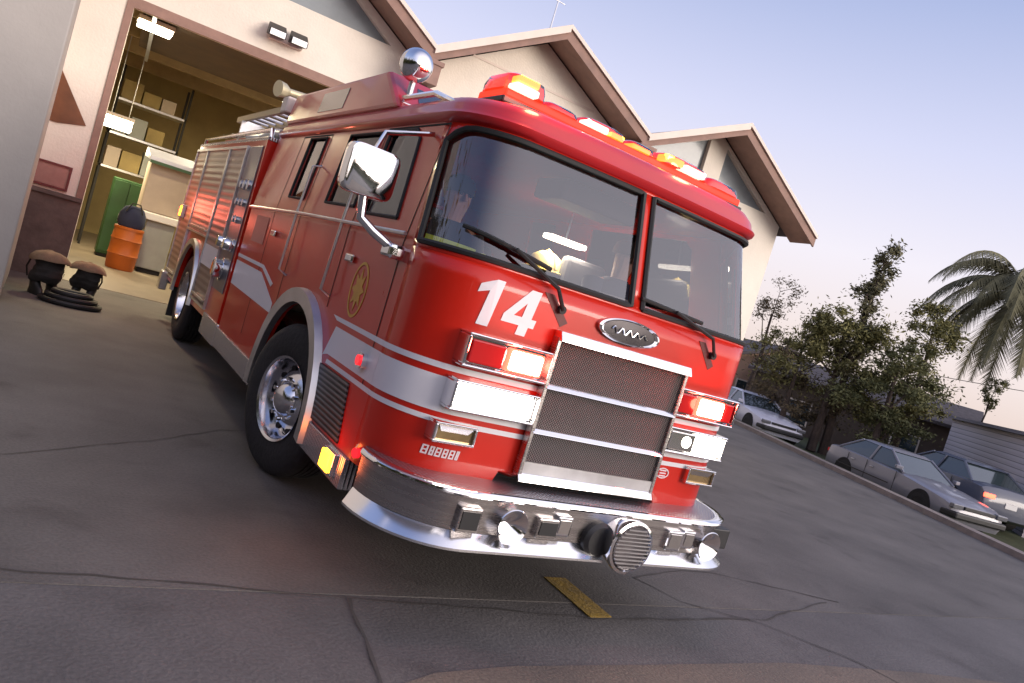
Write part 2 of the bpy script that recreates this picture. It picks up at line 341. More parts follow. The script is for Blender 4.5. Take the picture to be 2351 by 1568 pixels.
# front wall with bay opening and triangular gable windows
hole_bay = [(0.0, -0.02), (0.0, 4.15), (3.55, 4.15), (3.55, -0.02)]
outer = [(-0.75, 0), (0, 0), (0, 4.18), (3.55, 4.18), (3.55, 0), (UR, 0), (UR, zu(UR)), (11.16, zu(11.16)), (8.82, zu(8.82)), (6.54, zu(6.54)), (4.27, zu(4.27)), (2.0, zu(2.0)), (-0.25, zu(-0.25)), (-0.75, 5.0)]
g1 = [(0.30, 5.18), (3.75, 5.18), (2.3, 6.12), (1.7, 6.12)]
g3a = [(9.05, 5.22), (10.9, 5.22), (10.9, 6.18), (9.05, 5.34)]
g3b = [(11.40, 5.22), (13.0, 5.22), (11.40, 6.16)]
b = MB(); b.plate([outer, g1, g3a, g3b], lambda u, z: sxf(u, 0, z), lambda u, z: sxf(u, 0.22, z)); b.build('front_wall', STUCCO, ST)
b = MB()
for g in (g1, g3a, g3b):
    w = MB(); w.plate([g], lambda u, z: sxf(u, 0.10, z), lambda u, z: sxf(u, 0.115, z)); wo_ = w.build('gable_window', GWIN, ST)
for (a, c, z0) in ((-0.75, 0.0, 1.2), (3.55, UR, 1.2)):
    w = MB(); w.plate([[(a, 0), (c, 0), (c, z0), (a, z0)]], lambda u, z: sxf(u, -0.05, z), lambda u, z: sxf(u, -0.002, z))
    w.plate([[(a, z0), (c, z0), (c, z0 + 0.06), (a, z0 + 0.06)]], lambda u, z: sxf(u, -0.09, z), lambda u, z: sxf(u, -0.002, z)); w.build('brick_wainscot', WAINS, ST)
# side wall to the right
w = MB(); w.plate([[(0.22, 0), (12, 0), (12, zu(UR)), (0.22, zu(UR))]], lambda v, z: sxf(UR, v, z), lambda v, z: sxf(UR - 0.22, v, z)); w.build('side_wall', STUCCO, ST)
# bay frame trim
w = MB()
w.plate([[(-0.10, 0.0), (-0.10, 4.30), (3.65, 4.30), (3.65, 0.0), (3.55, 0.0), (3.55, 4.15), (0.0, 4.15), (0.0, 0.0)]], lambda u, z: sxf(u, -0.025, z), lambda u, z: sxf(u, -0.003, z)); w.build('door_frame', BRN, ST, bevel=0.005)
# roofs: one slab per slope, fascia boards with cream drip edge
for (a, za), (c, zc) in zip(prof, prof[1:]):
    DZ = 0.12 if zc > za else 0.05
    w = MB(); w.loft([[sxf(a, -0.70, za), sxf(c, -0.70, zc), sxf(c, -0.70, zc - 0.06), sxf(a, -0.70, za - 0.06)], [sxf(a, 14, za), sxf(c, 14, zc), sxf(c, 14, zc - 0.06), sxf(a, 14, za - 0.06)]]); w.build('roof', SHING, ST)
    w = MB(); w.loft([[sxf(a, -0.69, za - 0.062), sxf(c, -0.69, zc - 0.062), sxf(c, -0.69, zc - 0.18), sxf(a, -0.69, za - 0.18)], [sxf(a, -0.02, za - 0.062), sxf(c, -0.02, zc - 0.062), sxf(c, -0.02, zc - 0.18), sxf(a, -0.02, za - 0.18)]]); w.build('soffit', BRN, ST)
    w = MB(); w.loft([[sxf(a, -0.735, za - 0.05), sxf(c, -0.735, zc - 0.05), sxf(c, -0.735, zc - 0.24), sxf(a, -0.735, za - 0.24)], [sxf(a, -0.692, za - 0.05), sxf(c, -0.692, zc - 0.05), sxf(c, -0.692, zc - 0.24), sxf(a, -0.692, za - 0.24)]]); w.build('fascia', BRN, ST)
    w = MB(); w.loft([[sxf(a, -0.78, za + 0.02), sxf(c, -0.78, zc + 0.02), sxf(c, -0.78, zc - DZ), sxf(a, -0.78, za - DZ)], [sxf(a, -0.695, za + 0.02), sxf(c, -0.695, zc + 0.02), sxf(c, -0.695, zc - 0.045), sxf(a, -0.695, za - 0.045)]]); w.build('drip_edge', CREAMT, ST)
for u0, z0 in ((4.27, 5.28), (8.82, 5.48)):
    w = MB()
    M2 = MS @ Matrix.Translation((u0, 0, 0))
    w.box(-0.17, 0.17, -0.82, -0.10, z0 - 0.62, z0 - 0.26, M2); w.box(-0.20, 0.20, -0.84, -0.08, z0 - 0.30, z0 - 0.22, M2); w.box(-0.11, 0.11, -0.56, -0.04, z0 - 0.82, z0 - 0.62, M2); w.build('rain_scupper', BRN, ST, bevel=0.01)
w = MB(); w.plate([[(5.2, 5.62), (7.9, 5.62), (7.9, 5.66), (5.2, 5.66)]], lambda u, z: sxf(u, -0.012, z), lambda u, z: sxf(u, -0.002, z)); w.build('plaster_reveal', CREAMT, ST)
# bay interior
w = MB()
w.plate([[(0.0, 0.225), (UR - .3, 0.225), (UR - .3, 13), (-5.0, 13), (-5.0, 0.9), (0, 0.9)]], lambda u, v: sxf(u, v, 0.006), lambda u, v: sxf(u, v, -0.05)); w.build('bay_floor', BAYF, ST)
w = MB()
w.plate([[(-5, 0), (UR - .3, 0), (UR - .3, 5.0), (-5, 5.0)]], lambda u, z: sxf(u, 12.4, z), lambda u, z: sxf(u, 12.6, z)); w.build('bay_back_wall', BAYW, ST)
w = MB(); w.plate([[(0.23, 0), (12.4, 0), (12.4, 5.0), (0.23, 5.0)]], lambda v, z: sxf(-2.2, v, z), lambda v, z: sxf(-2.4, v, z)); w.build('bay_side_wall', BAYW, ST)
w = MB(); w.plate([[(0.23, 0), (12.4, 0), (12.4, 5.0), (0.23, 5.0)]], lambda v, z: sxf(UR - 0.6, v, z), lambda v, z: sxf(UR - 0.4, v, z)); w.build('bay_side_wall', BAYW, ST)
w = MB(); w.plate([[(-2.4, 0.23), (UR - .3, 0.23), (UR - .3, 12.6), (-2.4, 12.6)]], lambda u, v: sxf(u, v, 4.95), lambda u, v: sxf(u, v, 5.0)); w.build('bay_ceiling', BAYC, ST)
for v in (1.4, 3.2, 5.2, 7.4, 9.8):
    w = MB(); w.box(-2.2, UR - .6, v, v + 0.16, 4.62, 4.94, MS); w.build('ceiling_beam', BAYB, ST)
for du in (0.25, 3.25):
    w = MB(); w.box(du, du + 0.06, 0.4, 5.5, 4.25, 4.33, MS); w.build('door_track', ALU, ST)
w = MB(); w.box(0.1, 3.45, 0.7, 4.6, 4.36, 4.42, MS); w.build('raised_door', BAYC, ST)
# left wing wall, nearer the camera, and the recess beside it
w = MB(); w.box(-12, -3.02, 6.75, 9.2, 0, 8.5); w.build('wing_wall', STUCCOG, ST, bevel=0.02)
w = MB(); w.box(-12, -3.2, 9.2, 10.2, 0, 8.5); w.build('recess_wall', STUCCO, ST)
w = MB(); w.box(-12, -0.72, 0.0, 0.2, 4.9, 8.0, MS); w.build('upper_wall', STUCCO, ST)
w = MB(); w.plate([[(-0.72, 3.05), (-0.20, 2.30), (-0.55, 2.22), (-0.72, 2.22)]], lambda u, z: sxf(u, -0.03, z), lambda u, z: sxf(u, -0.002, z)); w.build('recess_shade_panel', mat('orange_brown_panel', (0.16, 0.055, 0.02), 0.4, var=0.3), ST)  # flat panel coloured as the warm shade inside the recess
w = MB(); w.box(UR - 0.02, UR + 0.08, 0.3, 0.42, 0, 4.9, MS); w.build('downspout', BRN, ST)
# second eave behind: darker roof glimpsed over gable one
w = MB(); w.loft([[sxf(2.6, 5.5, 7.6), sxf(5.2, 5.5, 6.0), sxf(5.2, 5.5, 5.4), sxf(2.6, 5.5, 5.4)], [sxf(2.6, 12, 7.6), sxf(5.2, 12, 6.0), sxf(5.2, 12, 5.4), sxf(2.6, 12, 5.4)]]); w.build('rear_roof', SHING, ST)

# rooftop antenna
A = empty('roof_antenna', sxf(6.4, -0.2, 6.5), 'thin grey aerial mast standing on the peak of the middle gable', 'antenna')
b = MB(); p0 = sxf(6.45, -0.1, 6.55)
b.cyl(p0, p0 + Vector((0, 0, 0.9)), 0.018, 0.012, 8); b.build('mast', ALU, A)
for hh, ww in ((0.62, 0.16), (0.78, 0.22)):
    b = MB(); b.cyl(p0 + Vector((-ww, 0, hh)), p0 + Vector((ww, 0.0, hh)), 0.009, n=6); b.build('crossbar', ALU, A)

# wall floodlight above the bay
Fl = empty('wall_lamp', sxf(2.1, -0.1, 4.55), 'twin dark floodlight with cream hood fixed above the garage opening', 'wall lamp')
b = MB(); b.box(1.85, 2.38, -0.10, -0.003, 4.50, 4.60, MS); b.build('back_plate', CREAMT, Fl, bevel=0.01)
for du in (1.80, 2.14):
    b = MB(); b.hexa([sxf(du, -0.34, 4.50), sxf(du, -0.34, 4.60), sxf(du, -0.10, 4.54), sxf(du, -0.10, 4.74), sxf(du + .27, -0.34, 4.50), sxf(du + .27, -0.34, 4.60), sxf(du + .27, -0.10, 4.54), sxf(du + .27, -0.10, 4.74)]); b.build('lamp_head', BLACKP, Fl, bevel=0.015)
    b = MB(); b.box(du + 0.02, du + 0.25, -0.36, -0.342, 4.505, 4.595, MS); b.build('lens', REFL, Fl)

# bay ceiling lights and their light
TUBE = mat('fluorescent_tube', (1, 1, 1), 0.3, emit=(1.0, 0.90, 0.66), estr=9.0)
def bay_light(x, y, z, w_, d_, label, power=60):
    e = empty('ceiling_light', (x, y, z), label, 'ceiling light', 'fluorescent lights in the garage bay')
    b = MB(); b.box(x - w_ / 2, x + w_ / 2, y - d_ / 2, y + d_ / 2, z, z + 0.07); b.build('housing', CREAMT, e, bevel=0.01)
    b = MB(); b.box(x - w_ / 2 + 0.02, x + w_ / 2 - 0.02, y - d_ / 2 + 0.02, y + d_ / 2 - 0.02, z - (0.22 if z < 3.5 else 0.08), z - 0.003); b.build('diffuser', TUBE, e, bevel=0.015)
    for sx_ in (-0.3, 0.3):
        b = MB(); b.cyl((x + sx_ * w_, y, z + 0.07), (x + sx_ * w_, y, 4.94), 0.01, n=6); b.build('rod', ALU, e)
    ld = bpy.data.lights.new('bay_lamp', 'AREA'); ld.energy = power; ld.color = (1.0, 0.84, 0.52); ld.shape = 'RECTANGLE'; ld.size = w_; ld.size_y = d_
    lo = bpy.data.objects.new('bay_lamp', ld); COL.objects.link(lo); lo.location = (0, 0, -0.26); lo.parent = e
    return e
bay_light(-1.98, 11.0, 4.24, 0.55, 0.42, 'bright lamp high in the garage bay just under the door header', 110)
bay_light(-1.93, 15.2, 2.93, 0.55, 0.5, 'lower bright lamp hanging beside the left jamb of the garage bay', 90)
bay_light(1.6, 14.5, 4.5, 1.2, 0.4, 'garage bay lamp over the rear of the fire engine', 260)
bay_light(4.6, 17.0, 4.5, 1.2, 0.4, 'garage bay lamp farthest inside behind the fire engine cab', 200)

# things inside the bay

def rbox(name, x0, x1, y0, y1, z0, z1, m_, parent, bevel=0.02):
    b = MB(); b.box(x0, x1, y0, y1, z0, z1); return b.build(name, m_, parent, bevel=bevel)
GREEN = mat('green_locker_paint', (0.02, 0.07, 0.018), 0.5, var=0.2); ORANGE = mat('orange_plastic', (0.38, 0.085, 0.008), 0.5, var=0.15)
BEIGE = mat('beige_enamel', (0.40, 0.32, 0.26), 0.5, var=0.08); PALE = mat('pale_lavender_panel', (0.60, 0.60, 0.72), 0.5, var=0.08); GREYP = mat('grey_enamel', (0.30, 0.31, 0.30), 0.6, var=0.1); NAVY = mat('navy_fabric', (0.015, 0.018, 0.05), 0.9, var=0.2); WHITEC = mat('white_enamel', (0.78, 0.76, 0.74), 0.4)
e = empty('storage_rack', (-1.2, 17.5, 0), 'tall steel rack of yellowish boxes against the back of the bay', 'rack')
for xx in (-2.0, -0.5):
    for yy in (17.2, 17.9):
        b = MB(); b.box(xx, xx + 0.05, yy, yy + 0.05, 0.01, 4.3); b.build('upright', DARK, e)
YB = mat('yellow_carton', (0.30, 0.22, 0.09), 0.8, var=0.2)
rk = random.Random(3)
for zi, zz in enumerate((1.9, 2.7, 3.5)):
    b = MB(); b.box(-2.0, -0.45, 17.2, 17.95, zz, zz + 0.05); b.build('shelf', ALU, e)
    xx = -1.92; ci = 0
    while xx < -0.85:
        ww = rk.uniform(0.25, 0.45); hh_ = rk.uniform(0.3, 0.6)
        c_ = empty('carton', (xx + ww / 2, 17.5, zz + 0.052), 'plain carton on the %s shelf of the tall bay rack, %s from the left' % (('lowest', 'middle', 'top')[zi], ('first', 'second', 'third', 'fourth')[ci]), 'carton', 'cartons on the bay rack')
        b = MB(); b.box(xx, xx + ww, 17.25, 17.8, zz + 0.052, zz + 0.052 + hh_); b.build('carton_box', rk.choice((YB, YB, BEIGE, GREYP)), c_, bevel=0.01)
        b = MB(); b.box(xx + 0.004, xx + ww - 0.004, 17.50, 17.55, zz + 0.052 + hh_, zz + 0.056 + hh_); b.build('packing_tape', BEIGE, c_); xx += ww + 0.03; ci += 1
e = empty('storage_locker', (-1.5, 15.5, 0), 'tall green metal locker just inside the garage bay', 'locker')
rbox('cabinet_body', -1.72, -1.08, 15.3, 15.8, 0.08, 1.75, GREEN, e)
for x0 in (-1.70, -1.39):
    d = rbox('locker_door', x0, x0 + 0.29, 15.27, 15.298, 0.14, 1.70, GREEN, e, 0.006)
    rbox('handle', x0 + 0.22, x0 + 0.24, 15.24, 15.268, 0.85, 1.0, ALU, e, 0.004)
rbox('plinth', -1.70, -1.10, 15.32, 15.78, 0.006, 0.08, DARK, e)
e = empty('equipment_cabinet', (-0.9, 14.2, 0), 'tall beige cabinet with white counter and pale canopy behind the fire engine', 'cabinet')
rbox('cabinet_body', -1.22, -0.45, 14.2, 14.9, 1.25, 2.26, BEIGE, e)
b = MB(); b.hexa([(-1.30, 13.9, 2.27), (-1.30, 13.9, 2.36), (-1.30, 15.0, 2.36), (-1.30, 15.0, 2.56), (-0.30, 13.9, 2.27), (-0.30, 13.9, 2.36), (-0.30, 15.0, 2.36), (-0.30, 15.0, 2.56)]); b.build('canopy', PALE, e, bevel=0.02)
b = MB(); b.box(-1.28, -0.32, 13.87, 13.898, 2.22, 2.28); b.build('canopy_trim', GREEN, e)
rbox('counter', -1.20, -0.44, 13.85, 14.85, 1.10, 1.247, WHITEC, e)
rbox('base_cabinet', -1.05, -0.5, 14.0, 14.8, 0.10, 1.098, GREYP, e); rbox('plinth', -1.0, -0.55, 14.05, 14.75, 0.006, 0.10, DARK, e)
e = empty('equipment_bag', (-1.35, 13.6, 0.75), 'navy blue gear bag on top of the orange drum', 'bag')
b = MB(); b.loft([[(-1.35 + 0.24 * k * math.cos(a), 13.6 + 0.17 * k * math.sin(a), z) for a in [i * math.pi / 8 for i in range(16)]] for z, k in ((0.862, 0.9), (0.95, 1.05), (1.12, 1.0), (1.24, 0.75), (1.29, 0.4))]); b.build('bag_body', NAVY, e, smooth=True)
b = MB(); b.tube([(-1.50, 13.42, 1.16), (-1.42, 13.40, 1.34), (-1.28, 13.40, 1.34), (-1.20, 13.42, 1.16)], 0.014, 6); b.build('handle', DARK, e)
e = empty('storage_drum', (-1.35, 13.6, 0), 'orange plastic drum standing by the green locker in the bay', 'drum')
b = MB(); b.lathe((-1.35, 13.6, 0.006), (0, 0, 1), [(0, 0.0), (0, 0.24), (0.03, 0.26), (0.28, 0.27), (0.30, 0.285), (0.33, 0.27), (0.58, 0.27), (0.60, 0.285), (0.63, 0.27), (0.80, 0.26)], 28); b.build('drum_body', ORANGE, e, smooth=True)
b = MB(); b.lathe((-1.35, 13.6, 0.806), (0, 0, 1), [(0, 0.272), (0.045, 0.272), (0.05, 0.26), (0.05, 0.0)], 28); b.build('lid', ORANGE, e, smooth=True)
# notice board on the pier
e = empty('notice_board', sxf(-0.55, -0.1, 1.45), 'small framed notice board on the pink lit pier left of the bay', 'notice board')
b = MB(); b.plate([[(-0.68, 1.30), (-0.22, 1.30), (-0.22, 1.66), (-0.68, 1.66)], [(-0.65, 1.33), (-0.25, 1.33), (-0.25, 1.63), (-0.65, 1.63)]], lambda u, z: sxf(u, -0.05, z), lambda u, z: sxf(u, -0.003, z)); b.build('frame', mat('dark_red_frame', (0.16, 0.03, 0.03), 0.5), e)
b = MB(); b.plate([[(-0.649, 1.331), (-0.251, 1.331), (-0.251, 1.629), (-0.649, 1.629)]], lambda u, z: sxf(u, -0.03, z), lambda u, z: sxf(u, -0.004, z)); b.build('board', mat('pink_board', (0.42, 0.22, 0.19), 0.8, var=0.2), e)

# turnout gear: boots with rolled tan trousers, left of the bay
TAN = mat('tan_turnout_fabric', (0.22, 0.155, 0.10), 0.9, var=0.2, vscale=8, bump=0.4, bscale=20); BOOT = mat('black_boot_rubber', (0.010, 0.010, 0.012), 0.55, var=0.2)
HV = mat('lime_reflective_tape', (0.45, 0.60, 0.08), 0.6, var=0.1)
COATD = mat('black_turnout_fabric', (0.022, 0.020, 0.020), 0.9, var=0.3, vscale=9, bump=0.5, bscale=14)
def make_gear(x, y, rz, label, sc=1.0):
    e = empty('turnout_gear', (0, 0, 0), label, 'turnout gear', 'boots and trousers left ready by the bay')
    for s_ in (-1, 1):
        b = MB()
        rings = []
        for z, cx, rx_, ry_ in ((0.0, -0.05, 0.055, 0.15), (0.03, -0.05, 0.058, 0.155), (0.09, -0.045, 0.055, 0.14), (0.14, -0.01, 0.058, 0.10), (0.20, 0.02, 0.062, 0.075), (0.34, 0.025, 0.07, 0.08)):
            rings.append([(s_ * 0.11 + rx_ * math.cos(a), cx + ry_ * math.sin(a), z) for a in [i * math.pi / 8 for i in range(16)]])
        b.loft(rings); b.build('boot', BOOT, e, smooth=True)
    b = MB(); rings = []; rg = random.Random(int(x * 100)); ph = [rg.uniform(0, 6.28) for _ in range(12)]
    for z, k in ((0.20, 0.62), (0.18, 0.85), (0.24, 1.0), (0.30, 1.12), (0.335, 0.98), (0.39, 1.10), (0.43, 0.92), (0.49, 1.02), (0.53, 0.88), (0.60, 0.92), (0.62, 0.75), (0.56, 0.55), (0.50, 0.45)):
        pts = []
        for i in range(36):
            a = i * math.pi / 18; w1 = 0.016 * math.sin(2 * a + z * 9 + ph[0]) + 0.006 * math.sin(5 * a - z * 21 + ph[1]) + 0.003 * math.sin(9 * a + z * 30 + ph[2])
            pts.append(((0.20 * k + w1) * math.cos(a) + 0.03 * math.sin(z * 12 + ph[3]), (0.135 * k + w1) * math.sin(a) + 0.02 * math.sin(z * 9 + ph[4]), z + 0.008 * math.sin(3 * a + ph[5]) + 0.005 * math.sin(5 * a + ph[6])))
        rings.append(pts)
    b.loft(rings); tr_ = b.build('trousers', COATD, e, smooth=True); tr_.modifiers.new('sub', 'SUBSURF').render_levels = 1
    b = MB(); rings = []
    for z, k in ((0.56, 0.9), (0.545, 1.25), (0.565, 1.42), (0.60, 1.38), (0.635, 1.1), (0.655, 0.7), (0.66, 0.2)):
        rings.append([((0.19 * k + 0.014 * math.sin(3 * a + ph[7] + z * 20)) * math.cos(a), (0.14 * k + 0.014 * math.sin(4 * a + ph[8])) * math.sin(a), z - 0.10 * max(0, k - 1.0) + 0.012 * math.sin(2 * a + ph[9]) + 0.008 * math.sin(5 * a + ph[10])) for a in [i * math.pi / 14 for i in range(28)]])
    b.loft(rings); b.build('folded_coat', TAN, e, smooth=True)
    for s_ in (-1, 1):
        b = MB(); b.tube([(s_ * 0.09, 0.08, 0.60), (s_ * 0.13, 0.17, 0.55), (s_ * 0.16, 0.20, 0.36), (s_ * 0.13, 0.19, 0.22), (s_ * 0.06, 0.16, 0.27)], 0.013, 6); b.build('suspender', DARK, e, smooth=True)
    e.location = (x, y, 0.0); e.rotation_euler.z = rz; e.scale = (sc * 0.95, sc * 0.95, sc * 0.85)
    return e
make_gear(-2.62, 8.05, 0.5, 'black boots and trousers topped by tan coat, nearest the grey wing wall')
make_gear(-2.15, 8.35, -0.4, 'black boots and trousers topped by tan coat, nearer the bay opening', 0.9)
e = empty('hose_pile', (-2.35, 7.75, 0), 'low coil of black hose lying in front of the turnout boots', 'hose')
for k in range(3):
    b = MB(); pts = [(-2.30 + (0.30 - 0.055 * k) * math.cos(a) * 1.1, 7.65 + (0.24 - 0.05 * k) * math.sin(a), 0.035 + 0.055 * k) for a in [i * math.pi / 12 for i in range(24)]]; pts.append(pts[0]); b.tube(pts, 0.033, 8); b.build('hose_coil', BOOT, e, smooth=True)

# ============================================================ FIRE ENGINE
T = empty('fire_engine', (0, 3.0, 0), 'red fire engine with number 14 leaving the station, headlights and roof beacons lit', 'fire engine')
HW, ZS, ZT = 1.22, 1.79, 2.50
def hw(z): return HW if z <= ZS else HW - 0.075 * min(1.0, (z - ZS) / (ZT - ZS))
def fy(z): return 0.0 if z <= ZS else 0.20 * min(1.0, (z - ZS) / (ZT - ZS))
RX, RY = 0.36, 0.42
def S(t, z, off=0.0):
    """front of the cab: t 0..1 from the left side round the front to the right side"""
    h = hw(z) + off; y0 = fy(z) - off
    if t < 0.2:
        a = (t / 0.2) * math.pi / 2; x = -(h - RX) - RX * math.cos(a); y = y0 + RY - RY * math.sin(a) + 0.03
    elif t > 0.8:
        a = ((1 - t) / 0.2) * math.pi / 2; x = (h - RX) + RX * math.cos(a); y = y0 + RY - RY * math.sin(a) + 0.03
    else:
        k = (t - 0.5) / 0.3; x = k * (h - RX); y = y0 + 0.03 * k * k
    return Vector((x, y, z))
YS = RY + 0.03                     # where the side panels start (at sill height)
tsf = [0.2 * i / 10 for i in range(10)] + [0.2 + 0.6 * i / 24 for i in range(24)] + [0.8 + 0.2 * i / 10 for i in range(11)]
def front_xy(x, z, off=0.0):       # point of the front skin at lateral x
    xc = hw(z) - RX
    if abs(x) <= xc: return Vector((x, fy(z) + 0.03 * (x / xc) ** 2 - off, z))
    q = min(0.999, (abs(x) - xc) / RX); return Vector((x, fy(z) + 0.03 + RY * (1 - math.sqrt(1 - q * q)) - off, z))
# lower skin
b = MB(); zs = [0.60, 0.75, 0.9, 1.1, 1.3, 1.5, 1.7, ZS]
rows = []
for z in zs:
    row = []
    for t_ in tsf:
        p = S(t_, z)
        if z < 0.8 and abs(p.x) < 0.62: p.z = 0.78
        row.append(p)
    rows.append(row)
b.grid(rows)
# windscreen surround: lower rail, header, pillar
def wtop(t_):
    e_ = min(t_ - 0.015, 0.985 - t_); return ZT - 0.030 - 0.10 * max(0, 1 - e_ / 0.07) ** 2.2
def wbot(t_): return ZS + 0.035
def colrange(a, c): return sorted(set([a, c] + [t_ for t_ in tsf if a < t_ < c]))
TL, TR, P0, P1 = 0.02, 0.98, 0.485, 0.515
allt = sorted(set(tsf + [TL, TR, P0, P1]))
b.grid([[S(t_, ZS) for t_ in allt], [S(t_, wbot(t_)) for t_ in allt]])
b.grid([[S(t_, wtop(t_)) for t_ in allt], [S(t_, ZT) for t_ in allt]])
for a, c in ((0.0, TL), (P0, P1), (TR, 1.0)):
    cc = colrange(a, c); nz = 6
    b.grid([[S(t_, wbot(t_) + (wtop(t_) - wbot(t_)) * k / nz) for t_ in cc] for k in range(nz + 1)])
cab = b.build('cab_front', RED, T, smooth=True)
sol = cab.modifiers.new('thick', 'SOLIDIFY'); sol.thickness = 0.025; sol.offset = -1
# glass + seals
for a, c, nm in ((TL, P0, 'left'), (P1, TR, 'right')):
    cc = colrange(a, c); g = MB(); nz = 6
    g.grid([[S(t_, wbot(t_) + (wtop(t_) - wbot(t_)) * k / nz, -0.012) for t_ in cc] for k in range(nz + 1)]); gl = g.build('windshield', GLASSW, T, smooth=True)
    s_ = MB(); loop = [S(t_, wbot(t_), 0.004) for t_ in cc] + [S(c, wbot(c) + (wtop(c) - wbot(c)) * k / 5, 0.004) for k in range(1, 5)] + [S(t_, wtop(t_), 0.004) for t_ in reversed(cc)] + [S(a, wbot(a) + (wtop(a) - wbot(a)) * k / 5, 0.004) for k in range(4, 0, -1)]
    loop.append(loop[0]); loop.append(loop[1]); s_.tube(loop, 0.017, 6); s_.build('seal', RUBBER, gl, smooth=True)
# side plates
YR = 4.30
AY, AR = 1.96, 0.70
def arch(yc, r, z0, n=14, up_=True):
    a0 = math.asin((z0 - 0.53) / r); A_ = [math.pi - a0 - (math.pi - 2 * a0) * i / n for i in range(n + 1)]
    return [(yc - r * math.cos(a), 0.53 + r * math.sin(a)) for a in A_]     # from +y side... ordered by decreasing/increasing y
def side_plate(name, sgn, loops, m_, off=0.0, th=0.03, parent=T, **kw):
    b = MB(); b.plate(loops, lambda y, z: (sgn * (hw(z) + off), y, z), lambda y, z: (sgn * (hw(z) + off - th), y, z)); return b.build(name, m_, parent, **kw)
wf = [(0.78, 1.92), (1.40, 1.92), (1.40, 2.43), (1.36, 2.46), (0.98, 2.46), (0.90, 2.40)]
wm = [(1.54, 1.95), (2.16, 1.95), (2.16, 2.46), (1.54, 2.46)]
wr = [(2.72, 1.95), (3.16, 1.95), (3.16, 2.46), (2.72, 2.46)]
for sg in (-1, 1):
    arc = arch(AY, AR, 0.60)
    arc = sorted(arc, key=lambda p: p[0])
    low = [(YS - 0.005, 0.60)] + [(p[0], p[1]) for p in arc] + [(YR, 0.60), (YR, ZS), (YS - 0.005, ZS)]
    side_plate('cab_side', sg, [low], RED)
    upl = [(YS - 0.005, ZS), (YR, ZS), (YR, ZT), (YS + 0.195, ZT)]
    side_plate('cab_side', sg, [upl, wf, wm, wr], RED)
    for wl, nm in ((wf, 'door_window'), (wm, 'quarter_window'), (wr, 'crew_window')):
        g = side_plate(nm, sg, [wl], GLASSS, off=-0.014, th=0.004)
        fr = MB(); lp = [(sg * (hw(z) + 0.003), y, z) for y, z in wl]; lp += [lp[0]]; fr.tube(lp, 0.012, 6); fr.build('seal', RUBBER, g)
    # door seams as dark gaps and door skins proud of the side
    for d0, d1, zb in ((0.56, 1.46, 1.10), (2.62, 3.40, 1.0)):
        for (ya, yb, za, zb_) in ((d0, d0 + 0.012, 0.72 if d0 > 2 else 0.98, 2.48), (d1, d1 + 0.012, 1.28 if d0 < 2 else 0.72, 2.48), (d0, d1, 2.475, 2.487)):
            zz = [za, ZS, zb_] if za < ZS else [za, zb_]
            s_ = MB(); s_.grid([[(sg * (hw(z) + 0.002), ya, z) for z in zz], [(sg * (hw(z) + 0.002), yb, z) for z in zz]]); s_.build('door_seam', DARK, T)
    for y0, z0 in ((1.30, 1.60), (3.24, 1.60)):
        h = MB(); h.box(sg * 1.22, sg * 1.245, y0 - 0.09, y0 + 0.04, z0, z0 + 0.05); h.build('door_handle', CHROME, T, bevel=0.01)
    for y0 in (1.49, 2.56):     # vertical grab bars
        h = MB(); h.tube([(sg * 1.22, y0, 1.35), (sg * 1.285, y0, 1.38), (sg * 1.27, y0, 1.85), (sg * 1.245, y0 + .01, 2.20), (sg * 1.18, y0 + .01, 2.22)], 0.010, 8); h.build('grab_bar', ALU, T, smooth=True)
    # fender ring, stainless
    fd = MB(); n_ = 26; rows = []
    for r_, xo in ((0.685, 0.0), (0.69, 0.045), (0.79, 0.05), (0.80, 0.0)):
        rows.append([(sg * (HW + xo), AY - r_ * math.cos(a), 0.53 + r_ * math.sin(a)) for a in [R(-6) + R(192) * i / n_ for i in range(n_ + 1)]])
    rows[-1] = rows[-1]; fd.grid(rows); fd.build('wheel_fender', ALU, T, smooth=True)
    # step box behind the front corner: mesh panel and tread step
    side_plate('step_vent', sg, [[(0.66, 0.62), (1.20, 0.62), (1.27, 0.95), (0.74, 0.95)]], MESHD, off=0.012, th=0.01)
    s_ = MB(); s_.box(sg * 1.02, sg * 1.235, 0.46, 1.30, 0.42, 0.60); s_.build('cab_step', TREAD, T, bevel=0.008)
    s_ = MB(); s_.box(sg * 1.02, sg * 1.235, 2.72, 4.30, 0.42, 0.60); s_.build('cab_step', TREAD, T, bevel=0.008)
    s_ = MB(); s_.tube([(sg * 1.245, 0.52, 1.84), (sg * 1.27, 0.9, 1.835), (sg * 1.27, 2.4, 1.83), (sg * 1.27, 4.1, 1.80), (sg * 1.24, 4.28, 1.80)], 0.012, 6); s_.build('side_rail', ALU, T)
    # wheel well
    s_ = MB(); s_.plate([[(1.1, 0.60), (2.82, 0.60), (2.82, 1.40), (1.1, 1.40)]], lambda y, z: (sg * 0.62, y, z), lambda y, z: (sg * 0.60, y, z)); s_.build('wheel_well', DARK, T)
    # belt stripes on the side: wide white band that steps up behind the wheel
    for bands in ([[(YS, 1.02), (1.22, 1.02), (1.30, 1.00), (1.20, 1.20), (YS, 1.20)]], [[(YS, 1.235), (1.22, 1.235), (1.30, 1.26), (YS, 1.265)]], [[(YS, 0.965), (1.21, 0.965), (1.20, 0.992), (YS, 0.992)]],
                  [[(2.72, 1.02), (YR, 1.05), (YR, 1.28), (3.3, 1.28), (2.72, 1.10)]], [[(2.9, 1.21), (3.3, 1.315), (YR, 1.315), (YR, 1.345), (3.28, 1.345), (2.86, 1.24)]]):
        side_plate('white_stripe', sg, bands, WHITE, off=0.003, th=0.002)
